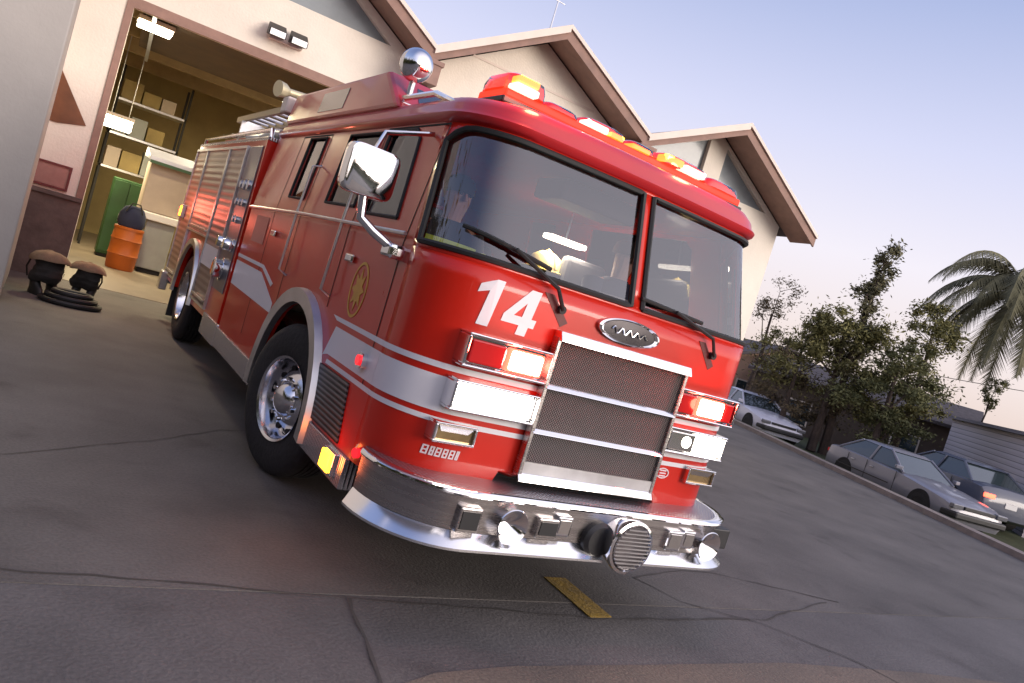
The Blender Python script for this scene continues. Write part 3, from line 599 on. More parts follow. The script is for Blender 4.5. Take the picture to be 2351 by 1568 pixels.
# rear wall + floor + roof
b = MB(); b.box(-1.14, 1.14, YR - 0.05, YR, 0.6, 1.95); b.box(-1.14, 1.14, YR - 0.05, YR, 2.42, ZT); b.box(-1.14, -0.85, YR - 0.05, YR, 1.95, 2.42); b.box(0.85, 1.14, YR - 0.05, YR, 1.95, 2.42); b.box(-0.12, 0.12, YR - 0.05, YR, 1.95, 2.42); b.build('cab_back', RED, T)
b = MB(); b.box(-1.1, 1.1, 0.32, YR - 0.06, 0.98, 1.03); b.build('cab_floor', INTER, T)
# dash and engine tunnel, seats
b = MB(); pr = [(0.30, 1.05), (0.30, 1.66), (0.42, 1.73), (0.62, 1.72), (0.72, 1.62), (0.66, 1.05)]
b.plate([pr], lambda y, z: (-1.08, y, z), lambda y, z: (1.08, y, z)); b.build('dashboard', INTER, T, bevel=0.02)
b = MB(); b.box(-0.36, 0.36, 0.72, 2.3, 1.03, 1.60); b.build('engine_cover', INTER, T, bevel=0.06)
for sx_, y0 in ((-0.72, 1.25), (0.72, 1.25), (-0.85, 3.35), (0.0, 3.35), (0.85, 3.35)):
    b = MB(); b.box(sx_ - 0.25, sx_ + 0.25, y0 - 0.25, y0 + 0.25, 1.30, 1.45); b.box(sx_ - 0.2, sx_ + 0.2, y0 - 0.18, y0 + 0.18, 1.03, 1.30)
    s1 = b.build('seat', SEAT, T, bevel=0.04)
    b = MB(); b.hexa([(sx_ - 0.25, y0 + 0.17, 1.42), (sx_ - 0.20, y0 + 0.27, 2.12), (sx_ - 0.25, y0 + 0.30, 1.42), (sx_ - 0.20, y0 + 0.38, 2.12), (sx_ + 0.25, y0 + 0.17, 1.42), (sx_ + 0.20, y0 + 0.27, 2.12), (sx_ + 0.25, y0 + 0.30, 1.42), (sx_ + 0.20, y0 + 0.38, 2.12)]); b.build('backrest', SEAT, T, bevel=0.04)
b = MB(); ax = Vector((0, -0.62, 0.78)).normalized(); c0 = Vector((0.72, 0.78, 1.74)); a1 = Vector((1, 0, 0)); a2 = ax.cross(a1)
pts = [c0 + (a1 * math.cos(i * math.pi / 12) + a2 * math.sin(i * math.pi / 12)) * 0.23 for i in range(25)]
b.tube(pts, 0.017, 8); b.cyl(c0 - ax * 0.02, c0 + ax * 0.02, 0.05); b.cyl(c0, c0 - ax * 0.3 + Vector((0, -0.1, 0)), 0.03)
for a in (0.5, 2.64, 4.71): b.cyl(c0, c0 + (a1 * math.cos(a) + a2 * math.sin(a)) * 0.23, 0.012, n=6)
b.build('steering_wheel', mat('pale_wheel_rim', (0.35, 0.35, 0.38), 0.4), T, smooth=True)
# radios hanging from the headliner, glow bar standing for a reflected lamp and sun visors
b = MB(); b.box(-0.30, 0.30, 0.60, 0.95, 2.34, 2.47); b.build('overhead_console', INTER, T, bevel=0.02)
b = MB(); b.box(0.36, 0.72, 1.6, 1.72, 2.20, 2.24); dl = b.build('reflected_lamp_bar', mat('reflected_lamp_lit', (1, 1, 1), 0.3, emit=(1, 0.9, 0.7), estr=7), T, bevel=0.01)  # glowing bar stands in for a work lamp reflected in the windshield
b = MB(); b.cyl((0.54, 1.66, 2.24), (0.54, 1.66, 2.48), 0.008, n=6); b.build('hanger', ALU, dl)
b = MB(); b.box(0.28, 0.52, 1.55, 1.95, 1.60, 1.945); b.build('console_box', INTER, T, bevel=0.02)
hc = (0.46, 1.72, 1.948)  # yellow shape stands in for the lit reflector of the reflected lamp
hl = empty('reflected_glow', hc, 'pale yellow shape standing in for a reflected lamp, middle of the cab', 'reflected_glow')
b = MB(); b.lathe(hc, (0, 0, 1), [(0.0, 0.0), (0.0, 0.19), (0.012, 0.195), (0.02, 0.155), (0.07, 0.145), (0.12, 0.115), (0.155, 0.06), (0.165, 0.0)], 28); hs = b.build('shell', mat('reflected_glow_yellow', (0.78, 0.66, 0.22), 0.4, coat=0.5), hl, smooth=True)
b = MB(); b.tube([(0.46, 1.55, 1.98), (0.46, 1.60, 2.07), (0.46, 1.72, 2.12), (0.46, 1.84, 2.07)], 0.012, 6); b.build('ridge', mat('reflected_glow_trim', (0.5, 0.4, 0.12), 0.5), hs, smooth=True)
ld = bpy.data.lights.new('crew_fill', 'AREA'); ld.energy = 14; ld.color = (1.0, 0.88, 0.66); ld.size = 0.3  # added fill light that brightens the crew
lo = bpy.data.objects.new('crew_fill', ld); COL.objects.link(lo); lo.location = (0.54, 1.62, 2.17); lo.parent = T; lo.matrix_parent_inverse = Matrix.Translation((0, -3, 0))
# roof
def full_ring(z, off, zz=None, n=10):
    zc = min(z, ZT); h = hw(zc) + off; y0 = fy(zc) - off; yr = YR + off; P_ = []
    for i in range(n + 1):
        a = i / n * math.pi / 2; P_.append((-(h - RX) - RX * math.cos(a), y0 + RY + 0.03 - RY * math.sin(a), z))
    for i in range(1, 8): k = -1 + 2 * i / 8; P_.append((k * (h - RX), y0 + 0.03 * k * k, z))
    for i in range(n, -1, -1):
        a = i / n * math.pi / 2; P_.append(((h - RX) + RX * math.cos(a), y0 + RY + 0.03 - RY * math.sin(a), z))
    P_ += [(h, yr - 0.1, z), (h - 0.1, yr, z), (-(h - 0.1), yr, z), (-h, yr - 0.1, z)]
    return P_
b = MB(); b.loft([full_ring(2.495, 0.004), full_ring(2.52, 0.03), full_ring(2.54, 0.035), full_ring(2.565, 0.015), full_ring(2.60, 0.005), full_ring(2.645, -0.03), full_ring(2.675, -0.10), full_ring(2.695, -0.22)]); b.build('cab_roof', RED2, T, smooth=True)
b = MB()
y0, y1 = 1.92, 4.28
b.hexa([(-1.14, y0 - 0.45, 2.64), (-1.10, y0 + 0.02, 2.94), (-1.14, y1, 2.64), (-1.10, y1, 2.94), (1.14, y0 - 0.45, 2.64), (1.10, y0 + 0.02, 2.94), (1.14, y1, 2.64), (1.10, y1, 2.94)]); rr_ = b.build('raised_roof', RED2, T, bevel=0.03)
b = MB(); b.hexa([(-0.96, y0 - 0.366, 2.70), (-0.90, y0 - 0.084, 2.88), (-0.96, y0 - 0.340, 2.70), (-0.90, y0 - 0.05, 2.88), (0.96, y0 - 0.366, 2.70), (0.90, y0 - 0.084, 2.88), (0.96, y0 - 0.34, 2.70), (0.90, y0 - 0.05, 2.88)]); b.build('roof_window', mat('dark_blue_glass', (0.02, 0.025, 0.045), 0.12, coat=0.5), T)
for sg in (-1, 1):
    b = MB(); b.hexa([(sg * 1.136, 2.65, 2.70), (sg * 1.115, 2.65, 2.87), (sg * 1.136, 3.3, 2.70), (sg * 1.115, 3.3, 2.87), (sg * 1.10, 2.65, 2.70), (sg * 1.08, 2.65, 2.87), (sg * 1.10, 3.3, 2.70), (sg * 1.08, 3.3, 2.87)]); b.build('roof_side_window', mat('grey_glass', (0.10, 0.09, 0.085), 0.15, coat=0.5), T)
# ---- front trim: grille
def fplate(name, loops, m_, off, th, parent=T, sub=None, **kw):
    b = MB(); b.plate(loops, lambda x, z: front_xy(x, z, off), lambda x, z: front_xy(x, z, off - th)); return b.build(name, m_, parent, **kw)
gt, gb, gw = 1.55, 0.79, 0.485
b = MB(); b.box(-gw, gw, -0.035, 0.02, gb, gt); b.build('grille', MESHG, T)
for nm, x0, x1, z0, z1, d in (('grille_bar', -gw - .01, gw + .01, gt - 0.015, gt + 0.035, 0.085), ('grille_bar', -gw, gw, 1.272, 1.298, 0.065), ('grille_bar', -gw, gw, 1.025, 1.05, 0.065), ('grille_bar', -gw - .01, gw + .01, gb - 0.03, gb + 0.012, 0.075)):
    b = MB(); b.hexa([(x0, -d, z0), (x0, -d + 0.025, z1), (x0, 0.0, z0), (x0, 0.0, z1), (x1, -d, z0), (x1, -d + 0.025, z1), (x1, 0.0, z0), (x1, 0.0, z1)]); b.build(nm, CHROME, T, bevel=0.004)
b = MB(); b.box(-gw, gw, -0.05, -0.036, gb + 0.012, gb + 0.075); b.build('grille_kick_plate', ALU, T)
for sx_ in (-1, 1):
    b = MB(); b.box(sx_ * gw - 0.012, sx_ * gw + 0.012, -0.055, 0.0, gb, gt); b.build('grille_side_trim', STEEL, T, bevel=0.004)
b = MB(); b.box(-0.60, 0.60, 0.10, 0.5, 0.45, 0.80); b.build('radiator_void', DARK, T)
# oval badge
b = MB(); b.lathe((0, 0, 0), (0, -1, 0), [(-0.01, 0.20), (0.018, 0.20), (0.024, 0.185), (0.016, 0.17)], 48); o = b.build('badge_rim', CHROME, T, smooth=True)
o.matrix_basis = Matrix.Translation((-0.01, -0.003, 1.675)) @ Matrix.Diagonal((1.15, 1, 0.36, 1))
b = MB(); b.lathe((0, 0, 0), (0, -1, 0), [(-0.01, 0.172), (0.014, 0.172), (0.016, 0.0)], 48); o = b.build('badge_face', mat('badge_enamel', (0.05, 0.045, 0.05), 0.25, 0.6, var=0.2), T, smooth=True)
o.matrix_basis = Matrix.Translation((-0.01, -0.003, 1.675)) @ Matrix.Diagonal((1.15, 1, 0.36, 1))
b = MB(); pts = []
for i in range(60):
    k = i / 59; pts.append((-0.145 + 0.27 * k, -0.024, 1.675 + 0.017 * math.sin(k * 30) * (1 - 0.3 * k)))
b.tube(pts, 0.0045, 5); b.build('badge_script', CHROME, T)
# number 14
def skew(l, x0, z0, k=0.14, s=1.0): return [(x0 + s * (x + k * z), z0 + s * z) for x, z in l]
one = [(0.035, 0.0), (0.105, 0.0), (0.105, 0.27), (0.055, 0.27), (-0.025, 0.225), (-0.025, 0.175), (0.035, 0.20)]
four = [(0.10, 0.0), (0.165, 0.0), (0.165, 0.055), (0.20, 0.055), (0.20, 0.105), (0.165, 0.105), (0.165, 0.27), (0.095, 0.27), (-0.02, 0.10), (-0.02, 0.055), (0.10, 0.055)]
fourh = [(0.045, 0.105), (0.10, 0.105), (0.10, 0.19)]
fplate('number_one', [skew(one, -0.985, 1.50, s=0.9)], WHITE, 0.004, 0.002)
fplate('number_four', [skew(four, -0.815, 1.50, s=0.9), skew(fourh, -0.815, 1.50, s=0.9)], WHITE, 0.004, 0.002)
# white stripes round the front (segments either side of the grille)
def band(z0, z1, off=0.003):
    for a, c in ((0.0, 0.5), (0.5, 1.0)):
        b = MB(); cc = [t_ for t_ in allt if a <= t_ <= c and abs(S(t_, 1.0).x) > gw - 0.06]
        b.grid([[S(t_, z0, off) for t_ in cc], [S(t_, z1, off) for t_ in cc]]); b.build('white_stripe', WHITE, T, smooth=True)
band(1.02, 1.20); band(1.235, 1.265); band(0.965, 0.992)
# small markings low on the front (illegible in the photograph, modelled as rows of little strokes)
WMARK = mat('white_marking', (0.72, 0.62, 0.66), 0.5)
k_ = MB()
for i, (dx, wd) in enumerate(((0, .03), (.038, .022), (.066, .03), (.104, .028), (.14, .03), (.178, .018))):
    x = -1.03 + dx
    for z0, z1, a, c in ((0.835, 0.843, 0, wd), (0.815, 0.822, 0, wd), (0.795, 0.803, 0, wd), (0.795, 0.843, 0, 0.008), (0.795, 0.843, wd - 0.008, wd)):
        k_.plate([[(x + a + .1 * (z0 - .8), z0), (x + c + .1 * (z0 - .8), z0), (x + c + .1 * (z1 - .8), z1), (x + a + .1 * (z1 - .8), z1)]], lambda x, z: front_xy(x, z, 0.004), lambda x, z: front_xy(x, z, 0.002))
k_.build('small_lettering', WMARK, T)
k_ = MB(); ov = [(0.60 + 0.055 * math.cos(a), 0.915 + 0.034 * math.sin(a)) for a in [i * math.pi / 12 for i in range(24)]]; oi = [(0.60 + 0.047 * math.cos(a), 0.915 + 0.027 * math.sin(a)) for a in [i * math.pi / 12 for i in range(24)]]
k_.plate([ov, oi], lambda x, z: front_xy(x, z, 0.004), lambda x, z: front_xy(x, z, 0.002))
for z in (0.932, 0.915, 0.898): k_.plate([[(0.572, z - .004), (0.628, z - .004), (0.628, z + .004), (0.572, z + .004)]], lambda x, z: front_xy(x, z, 0.004), lambda x, z: front_xy(x, z, 0.002))
k_.build('oval_decal', WMARK, T)
# lamp clusters
def cluster(x0, x1, z0, z1, name):
    e_ = MB(); fr = 0.014; d0, d1 = -0.050, 0.10
    e_.box(x0 - fr, x1 + fr, d0, d1, z1, z1 + fr); e_.box(x0 - fr, x1 + fr, d0, d1, z0 - fr, z0); e_.box(x0 - fr, x0, d0, d1, z0, z1); e_.box(x1, x1 + fr, d0, d1, z0, z1)
    e_.box(x0, x1, -0.02, d1, z0, z1)
    return e_.build(name, CHROME, T, bevel=0.006)
def lamp(parent, name, x0, x1, z0, z1, m_, proud=0.042, bev=0.02):
    b = MB(); b.box(x0, x1, -proud, -0.021, z0, z1); return b.build(name, m_, parent, bevel=bev)
for sg in (-1, 1):
    xa, xb = (0.50, 0.995)
    X = (lambda a, c: (sg * a, sg * c) if sg > 0 else (-c, -a))
    h = cluster(*X(xa, xb), 1.072, 1.205, 'headlight_bezel')
    if sg < 0:
        lamp(h, 'headlight', *X(0.52, 0.755), 1.08, 1.198, WLIT); lamp(h, 'headlight', *X(0.765, 0.98), 1.08, 1.198, WLIT)
    else:
        lamp(h, 'headlight', *X(0.52, 0.735), 1.08, 1.198, REFL); lamp(h, 'headlight', *X(0.75, 0.98), 1.08, 1.198, WLIT)
        b = MB(); b.cyl((0.66, -0.043, 1.14), (0.66, -0.047, 1.14), 0.035); b.build('bulb', WLIT, h)
    w_ = cluster(*X(xa - 0.01, xb), 1.298, 1.445, 'warning_light_bezel')
    a0, a1 = (0.53, 0.755)
    if sg > 0: a0, a1 = 0.66, 0.90
    lamp(w_, 'warning_light', *X(a0, a1), 1.31, 1.43, FLASHR, 0.040); lamp(w_, 'flash_tube', *X(a0 + 0.012, a1 - 0.012), 1.318, 1.423, FLASH, 0.052, 0.02)
    if sg < 0: lamp(w_, 'warning_light', *X(0.775, 0.98), 1.31, 1.43, LENSDK, 0.040)
    else: lamp(w_, 'warning_light', *X(0.91, 0.985), 1.31, 1.43, LENSDK, 0.040); lamp(w_, 'lens', *X(0.51, 0.645), 1.31, 1.43, LENSDK, 0.040)
    c0_, c1_ = (0.80, 1.02)
    f_ = MB(); x0, x1 = X(c0_, c1_); z0, z1 = 0.895, 0.975
    yb = 0.12
    f_.box(x0 - .012, x1 + .012, -0.02, yb, z1, z1 + 0.012); f_.box(x0 - .012, x1 + .012, -0.02, yb, z0 - 0.012, z0); f_.box(x0 - .012, x0, -0.02, yb, z0, z1); f_.box(x1, x1 + .012, -0.02, yb, z0, z1)
    fo = f_.build('fog_light_bezel', CHROME, T, bevel=0.003)
    b = MB(); b.box(x0, x1, 0.0, yb, z0, z1); b.build('fog_light', BRNREFL, fo)
    b = MB(); b.hexa([(x0 + .01, -0.012, z1 - .004), (x0 + .03, -0.002, z1 - 0.035), (x0 + .01, 0.0, z1 - .004), (x0 + .03, 0.0, z1 - 0.035), (x1 - .01, -0.012, z1 - .004), (x1 - .03, -0.002, z1 - 0.035), (x1 - .01, 0.0, z1 - .004), (x1 - .03, 0.0, z1 - 0.035)]); b.build('lens', REFL, fo)
    # corner marker lamps
    mk = MB(); mk.box(sg * 1.225, sg * 1.262, 0.56, 0.74, 0.455, 0.585); ml = mk.build('marker_bezel', CHROME, T, bevel=0.006)
    mk = MB(); mk.box(sg * 1.262, sg * 1.28, 0.575, 0.725, 0.468, 0.573); mk.build('marker_light', AMBER if sg < 0 else LENSR, ml, bevel=0.008)
    mk = MB(); p = S(0.02 if sg < 0 else 0.98, 0.66, 0.0); mk.cyl((p.x - sg * 0.01, p.y, 0.66), (p.x + sg * 0.02, p.y - .01, 0.66), 0.028); mk.build('side_reflector', LENSR, T)
    # small round marker on the stripe behind the corner
    mk = MB(); mk.cyl((sg * 1.21, 0.62, 1.11), (sg * 1.255, 0.62, 1.11), 0.045); mm = mk.build('turn_signal', CHROME, T, smooth=True)
    mk = MB(); mk.cyl((sg * 1.255, 0.62, 1.11), (sg * 1.268, 0.62, 1.11), 0.03); mk.build('lens', LENSR, mm)
# wipers: arm pivoting under the glass, blade on the glass
for (xp, x0, z0, x1, z1) in ((-0.58, -1.10, 1.955, -0.62, 1.875), (0.62, 0.02, 1.885, 0.54, 1.86)):
    p0 = front_xy(xp + 0.08, 1.69, 0.03); pm = front_xy(xp - 0.0, 1.79, 0.05); pb = front_xy((x0 + x1) / 2, (z0 + z1) / 2, 0.05)
    b = MB(); b.cyl(front_xy(xp + 0.08, 1.69, -0.01), p0, 0.022); b.tube([p0, pm, pb], 0.011, 6); wi = b.build('wiper_arm', RUBBER, T, smooth=True)
    b = MB(); b.tube([front_xy(x0 + (x1 - x0) * k / 8, z0 + (z1 - z0) * k / 8, 0.018) for k in range(9)], 0.012, 6); b.build('wiper_blade', RUBBER, wi)
for x0 in (-0.56, 0.62):
    fplate('wiper_pad', [[(x0 - 0.06, 1.755), (x0 + 0.0, 1.755), (x0 + 0.13, 1.63), (x0 + 0.09, 1.60)]], mat('dark_red_pad', (0.10, 0.008, 0.008), 0.5), 0.003, 0.002)  # dark red pads lying by the wiper pivots
# bumper
BW, BY, BRX, BRY = 1.25, -0.24, 0.46, 0.50
def bump(t_, off=0.0):
    h = BW + off; y0 = BY - off
    if t_ < 0.0: return (-(h), y0 + BRY - t_ * 0.9)
    if t_ > 1.0: return ((h), y0 + BRY + (t_ - 1) * 0.9)
    if t_ < 0.22: a = t_ / 0.22 * math.pi / 2; return (-(h - BRX) - BRX * math.cos(a), y0 + BRY - BRY * math.sin(a))
    if t_ > 0.78: a = (1 - t_) / 0.22 * math.pi / 2; return ((h - BRX) + BRX * math.cos(a), y0 + BRY - BRY * math.sin(a))
    return ((t_ - 0.5) / 0.28 * (h - BRX), y0)
bts = [0.0] + [0.22 * i / 12 for i in range(1, 13)] + [0.22 + 0.56 * i / 16 for i in range(1, 16)] + [0.78 + 0.22 * i / 12 for i in range(0, 13)]
def bstrip(name, prof_, m_, ts=bts, parent=T):
    b = MB(); b.grid([[(*bump(t_, off), z) for t_ in ts] for off, z in prof_]); return b.build(name, m_, parent, smooth=True)
bum = bstrip('bumper', [(-0.01, 0.695), (-0.015, 0.48)], STEEL)
bstrip('bumper_top_flange', [(-0.03, 0.722), (0.0, 0.725), (0.012, 0.715), (0.014, 0.705), (0.006, 0.694), (-0.02, 0.692)], CHROME, parent=bum)
low1 = [t_ for t_ in bts if t_ <= 0.5]; low2 = [t_ for t_ in bts if t_ >= 0.56]
for q_ in (low1 + [0.515], [0.60] + [t_ for t_ in bts if t_ > 0.605]):
    bstrip('bumper_lower_flange', [(-0.012, 0.512), (0.052, 0.452), (0.053, 0.440), (0.03, 0.434), (-0.03, 0.430)], mat('polished_flange', (0.95, 0.95, 0.96), 0.18, 1.0), ts=q_, parent=bum)
b = MB(); b.grid([[(*bump(t_, -0.02), 0.722) for t_ in bts], [(bump(t_, 0)[0] * 0.86, 0.55, 0.722) for t_ in bts]]); b.build('bumper_deck', TREAD, bum)
b = MB(); b.box(-1.05, 1.05, 0.0, 0.6, 0.38, 0.50); b.build('bumper_bracket', DARK, bum)
def by(x): 
    xc = BW - BRX
    if abs(x) < xc: return BY
    q = min(0.99, (abs(x) - xc) / BRX); return BY + BRY * (1 - math.sqrt(1 - q * q))
# recessed horns, spot speakers, siren
for x in (-0.60, 0.86):
    hn = MB(); y0 = by(x); hn.lathe((x, y0, 0.585), (0, -1, 0), [(-0.02, 0.03), (0.0, 0.05), (0.03, 0.075), (0.045, 0.092), (0.05, 0.088), (0.035, 0.06), (0.01, 0.035), (-0.01, 0.0)], 32); hn.build('air_horn', CHROME, bum, smooth=True)
for x, w2, z0, z1 in ((-0.84, 0.065, 0.52, 0.65), (-0.36, 0.07, 0.53, 0.64), (-0.26, 0.05, 0.55, 0.66), (0.58, 0.06, 0.53, 0.65), (0.69, 0.05, 0.55, 0.66)):
    y0 = by(x); sp = MB(); sp.box(x - w2, x + w2, y0 - 0.022, y0 + 0.04, z0, z1); so = sp.build('bumper_lamp', STEEL if w2 > 0.06 else CHROME, bum, bevel=0.01)
    sp = MB(); sp.box(x - w2 + 0.015, x + w2 - 0.015, y0 - 0.027, y0 - 0.0225, z0 + 0.02, z1 - 0.02); sp.build('lens', BLACKP if w2 > 0.06 else REFL, so)
sp = MB(); sp.box(1.02, 1.18, by(1.08) - 0.02, by(1.08) + 0.1, 0.53, 0.66); sp.build('speaker_grille', BLACKP, bum, bevel=0.01)
sr = MB(); sr.lathe((0.16, BY + 0.05, 0.56), (0, -1, 0), [(-0.10, 0.0), (-0.10, 0.09), (0.0, 0.115), (0.10, 0.14), (0.14, 0.152), (0.165, 0.150), (0.17, 0.135), (0.155, 0.125)], 44); sro = sr.build('siren', CHROME, bum, smooth=True)
sr = MB(); sr.lathe((0.16, BY - 0.105, 0.56), (0, -1, 0), [(0, 0.0), (0.0, 0.127), (0.006, 0.12), (0.012, 0.0)], 36); sr.build('siren_face', mat('siren_dark', (0.09, 0.08, 0.085), 0.35, 0.8), sro)
sr = MB()
for k in range(-5, 6):
    z = 0.56 + k * 0.021; hw_ = math.sqrt(max(0, 0.124 ** 2 - (k * 0.021) ** 2)); sr.box(0.16 - hw_, 0.16 + hw_, BY - 0.130, BY - 0.118, z - 0.004, z + 0.003)
sr.build('siren_louvre', ALU, sro)
sr = MB(); sr.lathe((0.0, BY + 0.06, 0.55), (0, -1, 0), [(-0.05, 0.0), (-0.05, 0.10), (0.08, 0.10), (0.10, 0.08), (0.10, 0.0)], 30); sr.build('siren_motor', BLACKP, bum, smooth=True)

# mirrors
for sg in (-1,):
    b = MB()
    if sg < 0: c_ = Vector((-1.49, 0.62, 2.09)); ang = R(6)
    else: c_ = Vector((1.50, 0.55, 2.14)); ang = R(-10)
    M2 = Matrix.Translation(c_) @ Matrix.Rotation(ang, 4, 'Z')
    rings = []
    for y_, k in ((-0.040, 0.90), (-0.034, 0.97), (-0.015, 1.0), (0.035, 1.0), (0.045, 0.95)):
        pts = []
        for i in range(32):
            a = 2 * math.pi * i / 32; ca, sa = math.cos(a), math.sin(a); e_ = 0.35
            pts.append(M2 @ Vector((0.148 * k * math.copysign(abs(ca) ** e_, ca), y_, 0.132 * (k if k < 1 else 1) * math.copysign(abs(sa) ** e_, sa))))
        rings.append(pts)
    b.loft(rings); mo = b.build('mirror_head', CHROME, T, smooth=True)
    b = MB(); b.box(-0.12, 0.12, 0.046, 0.05, -0.11, 0.11, M2); b.build('mirror_glass', REFL, mo)
    b = MB(); b.tube([c_ + Vector((0, 0.0, -0.12)), c_ + Vector((sg * -0.02, 0.0, -0.24)), Vector((sg * 1.40, 0.58, 1.80)), Vector((sg * 1.22, 0.56, 1.72))], 0.026, 10)
    b.build('mirror_arm', CHROME, mo, smooth=True)
    b = MB(); b.box(sg * 1.20, sg * 1.32, 0.48, 0.62, 1.69, 1.77); b.build('mirror_bracket', CHROME, mo, bevel=0.02)
    b = MB(); b.tube([c_ + Vector((0, 0.02, 0.12)), c_ + Vector((-sg * 0.06, 0.1, 0.24)), Vector((sg * 1.16, 0.72, 2.42))], 0.014, 8); b.build('mirror_brace', CHROME, mo, smooth=True)
# light bar
LB = MB(); LB.box(-0.92, 1.10, 0.52, 0.90, 2.695, 2.735); lbo = LB.build('light_bar', BLACKP, T, bevel=0.01)
LBL = (-0.90, 1.09, 0.545, 0.875, 2.736, 2.785)
PODR = glass('red_clear_dome', (0.95, 0.10, 0.09), 0.08, 0.05)
LB = MB(); LB.box(*LBL); LB.build('beacon_lens', mat('ribbed_red_lens', (0.6, 0.02, 0.02), 0.5, spec=0.15, emit=(1.0, 0.05, 0.02), estr=1.1), lbo, bevel=0.012)
GLOWR = mat('red_beacon_core', (1, 0.1, 0.04), 0.5, emit=(1.0, 0.10, 0.02), estr=2.2)
def pod(x0, x1, z1, lit, y0=0.54, y1=0.86):
    b = MB(); rings = []
    for z, k in ((2.787, 1.0), (2.737 + (z1 - 2.737) * 0.6, 0.98), (z1 - 0.015, 0.9), (z1, 0.72)):
        hx_, hy_ = (x1 - x0) / 2 * (k if k < .95 else 1), (y1 - y0) / 2 * k; cx, cy = (x0 + x1) / 2, (y0 + y1) / 2; pts = []
        for i in range(24):
            a = 2 * math.pi * i / 24; ca, sa = math.cos(a), math.sin(a); pts.append((cx + hx_ * math.copysign(abs(ca) ** 0.45, ca), cy + hy_ * math.copysign(abs(sa) ** 0.45, sa), z))
        rings.append(pts)
    b.loft(rings, cap=True); o = b.build('beacon_lens', PODR, lbo, smooth=True)
    q_ = MB(); q_.box(x0 + 0.03, x1 - 0.03, y0 + 0.14, y1 - 0.05, 2.79, z1 - 0.025); q_.build('beacon_core', GLOWR, o, bevel=0.01)
    if lit:
        for (a, c, zz0, zz1, m_) in lit:
            q_ = MB(); q_.box(a, c, y0 + 0.02, y0 + 0.12, zz0, zz1); q_.build('beacon_lamp', m_, o, bevel=0.01)
pod(-0.91, -0.64, 2.885, [(-0.85, -0.71, 2.835, 2.875, YEL), (-0.86, -0.70, 2.788, 2.83, FLASH)], 0.50, 0.88)
pod(-0.63, -0.36, 2.83, [(-0.58, -0.41, 2.79, 2.81, FLASHR)])
pod(-0.35, 0.02, 2.85, [(-0.31, -0.14, 2.79, 2.832, FLASH), (-0.12, -0.01, 2.79, 2.825, YEL)])
pod(0.03, 0.27, 2.84, [(0.06, 0.22, 2.79, 2.82, YEL)])
pod(0.28, 0.74, 2.86, [(0.32, 0.48, 2.80, 2.845, YEL), (0.34, 0.46, 2.788, 2.798, FLASHR), (0.50, 0.69, 2.79, 2.835, FLASH)], 0.50, 0.88)
pod(0.75, 1.09, 2.85, [(0.84, 1.0, 2.79, 2.825, FLASHR)])
# coloured spill from the lit lamps of the engine
def pl_(x, y, z, col, power, r=0.06):
    ld = bpy.data.lights.new('beacon_glow', 'POINT'); ld.energy = power; ld.color = col; ld.shadow_soft_size = r
    lo = bpy.data.objects.new('beacon_glow', ld); COL.objects.link(lo); lo.location = (x, y, z); lo.parent = T; lo.matrix_parent_inverse = Matrix.Translation((0, -3, 0))
pl_(-1.36, 0.64, 0.52, (1, 0.18, 0.05), 2); pl_(-0.78, 0.36, 2.86, (1, 0.12, 0.06), 10); pl_(0.45, 0.36, 2.86, (1, 0.14, 0.06), 9)
pl_(-0.64, -0.16, 1.37, (1, 0.10, 0.06), 3.0, 0.04); pl_(0.78, -0.16, 1.37, (1, 0.10, 0.06), 3.0, 0.04)
pl_(-1.62, 8.1, 1.65, (1, 0.16, 0.10), 16, 0.1)
# round chrome spotlight / horn on the roof corner
b = MB(); b.lathe((-1.015, 1.68, 2.975), (-0.35, -0.93, -0.05), [(-0.12, 0.0), (-0.115, 0.04), (-0.08, 0.08), (-0.02, 0.108), (0.03, 0.112), (0.05, 0.110), (0.085, 0.085), (0.108, 0.045), (0.115, 0.0)], 36); so = b.build('roof_spotlight', CHROME, T, smooth=True)
b = MB(); b.cyl((-1.0, 1.70, 2.66), (-1.0, 1.70, 2.88), 0.022); b.box(-1.09, -0.91, 1.55, 1.85, 2.64, 2.70); b.build('stand', ALU, so, bevel=0.008)
b = MB(); b.tube([(-1.12, 0.62, 2.60), (-1.10, 1.0, 2.70), (-1.08, 1.55, 2.72)], 0.02, 8); b.build('roof_rail', CHROME, T, smooth=True)

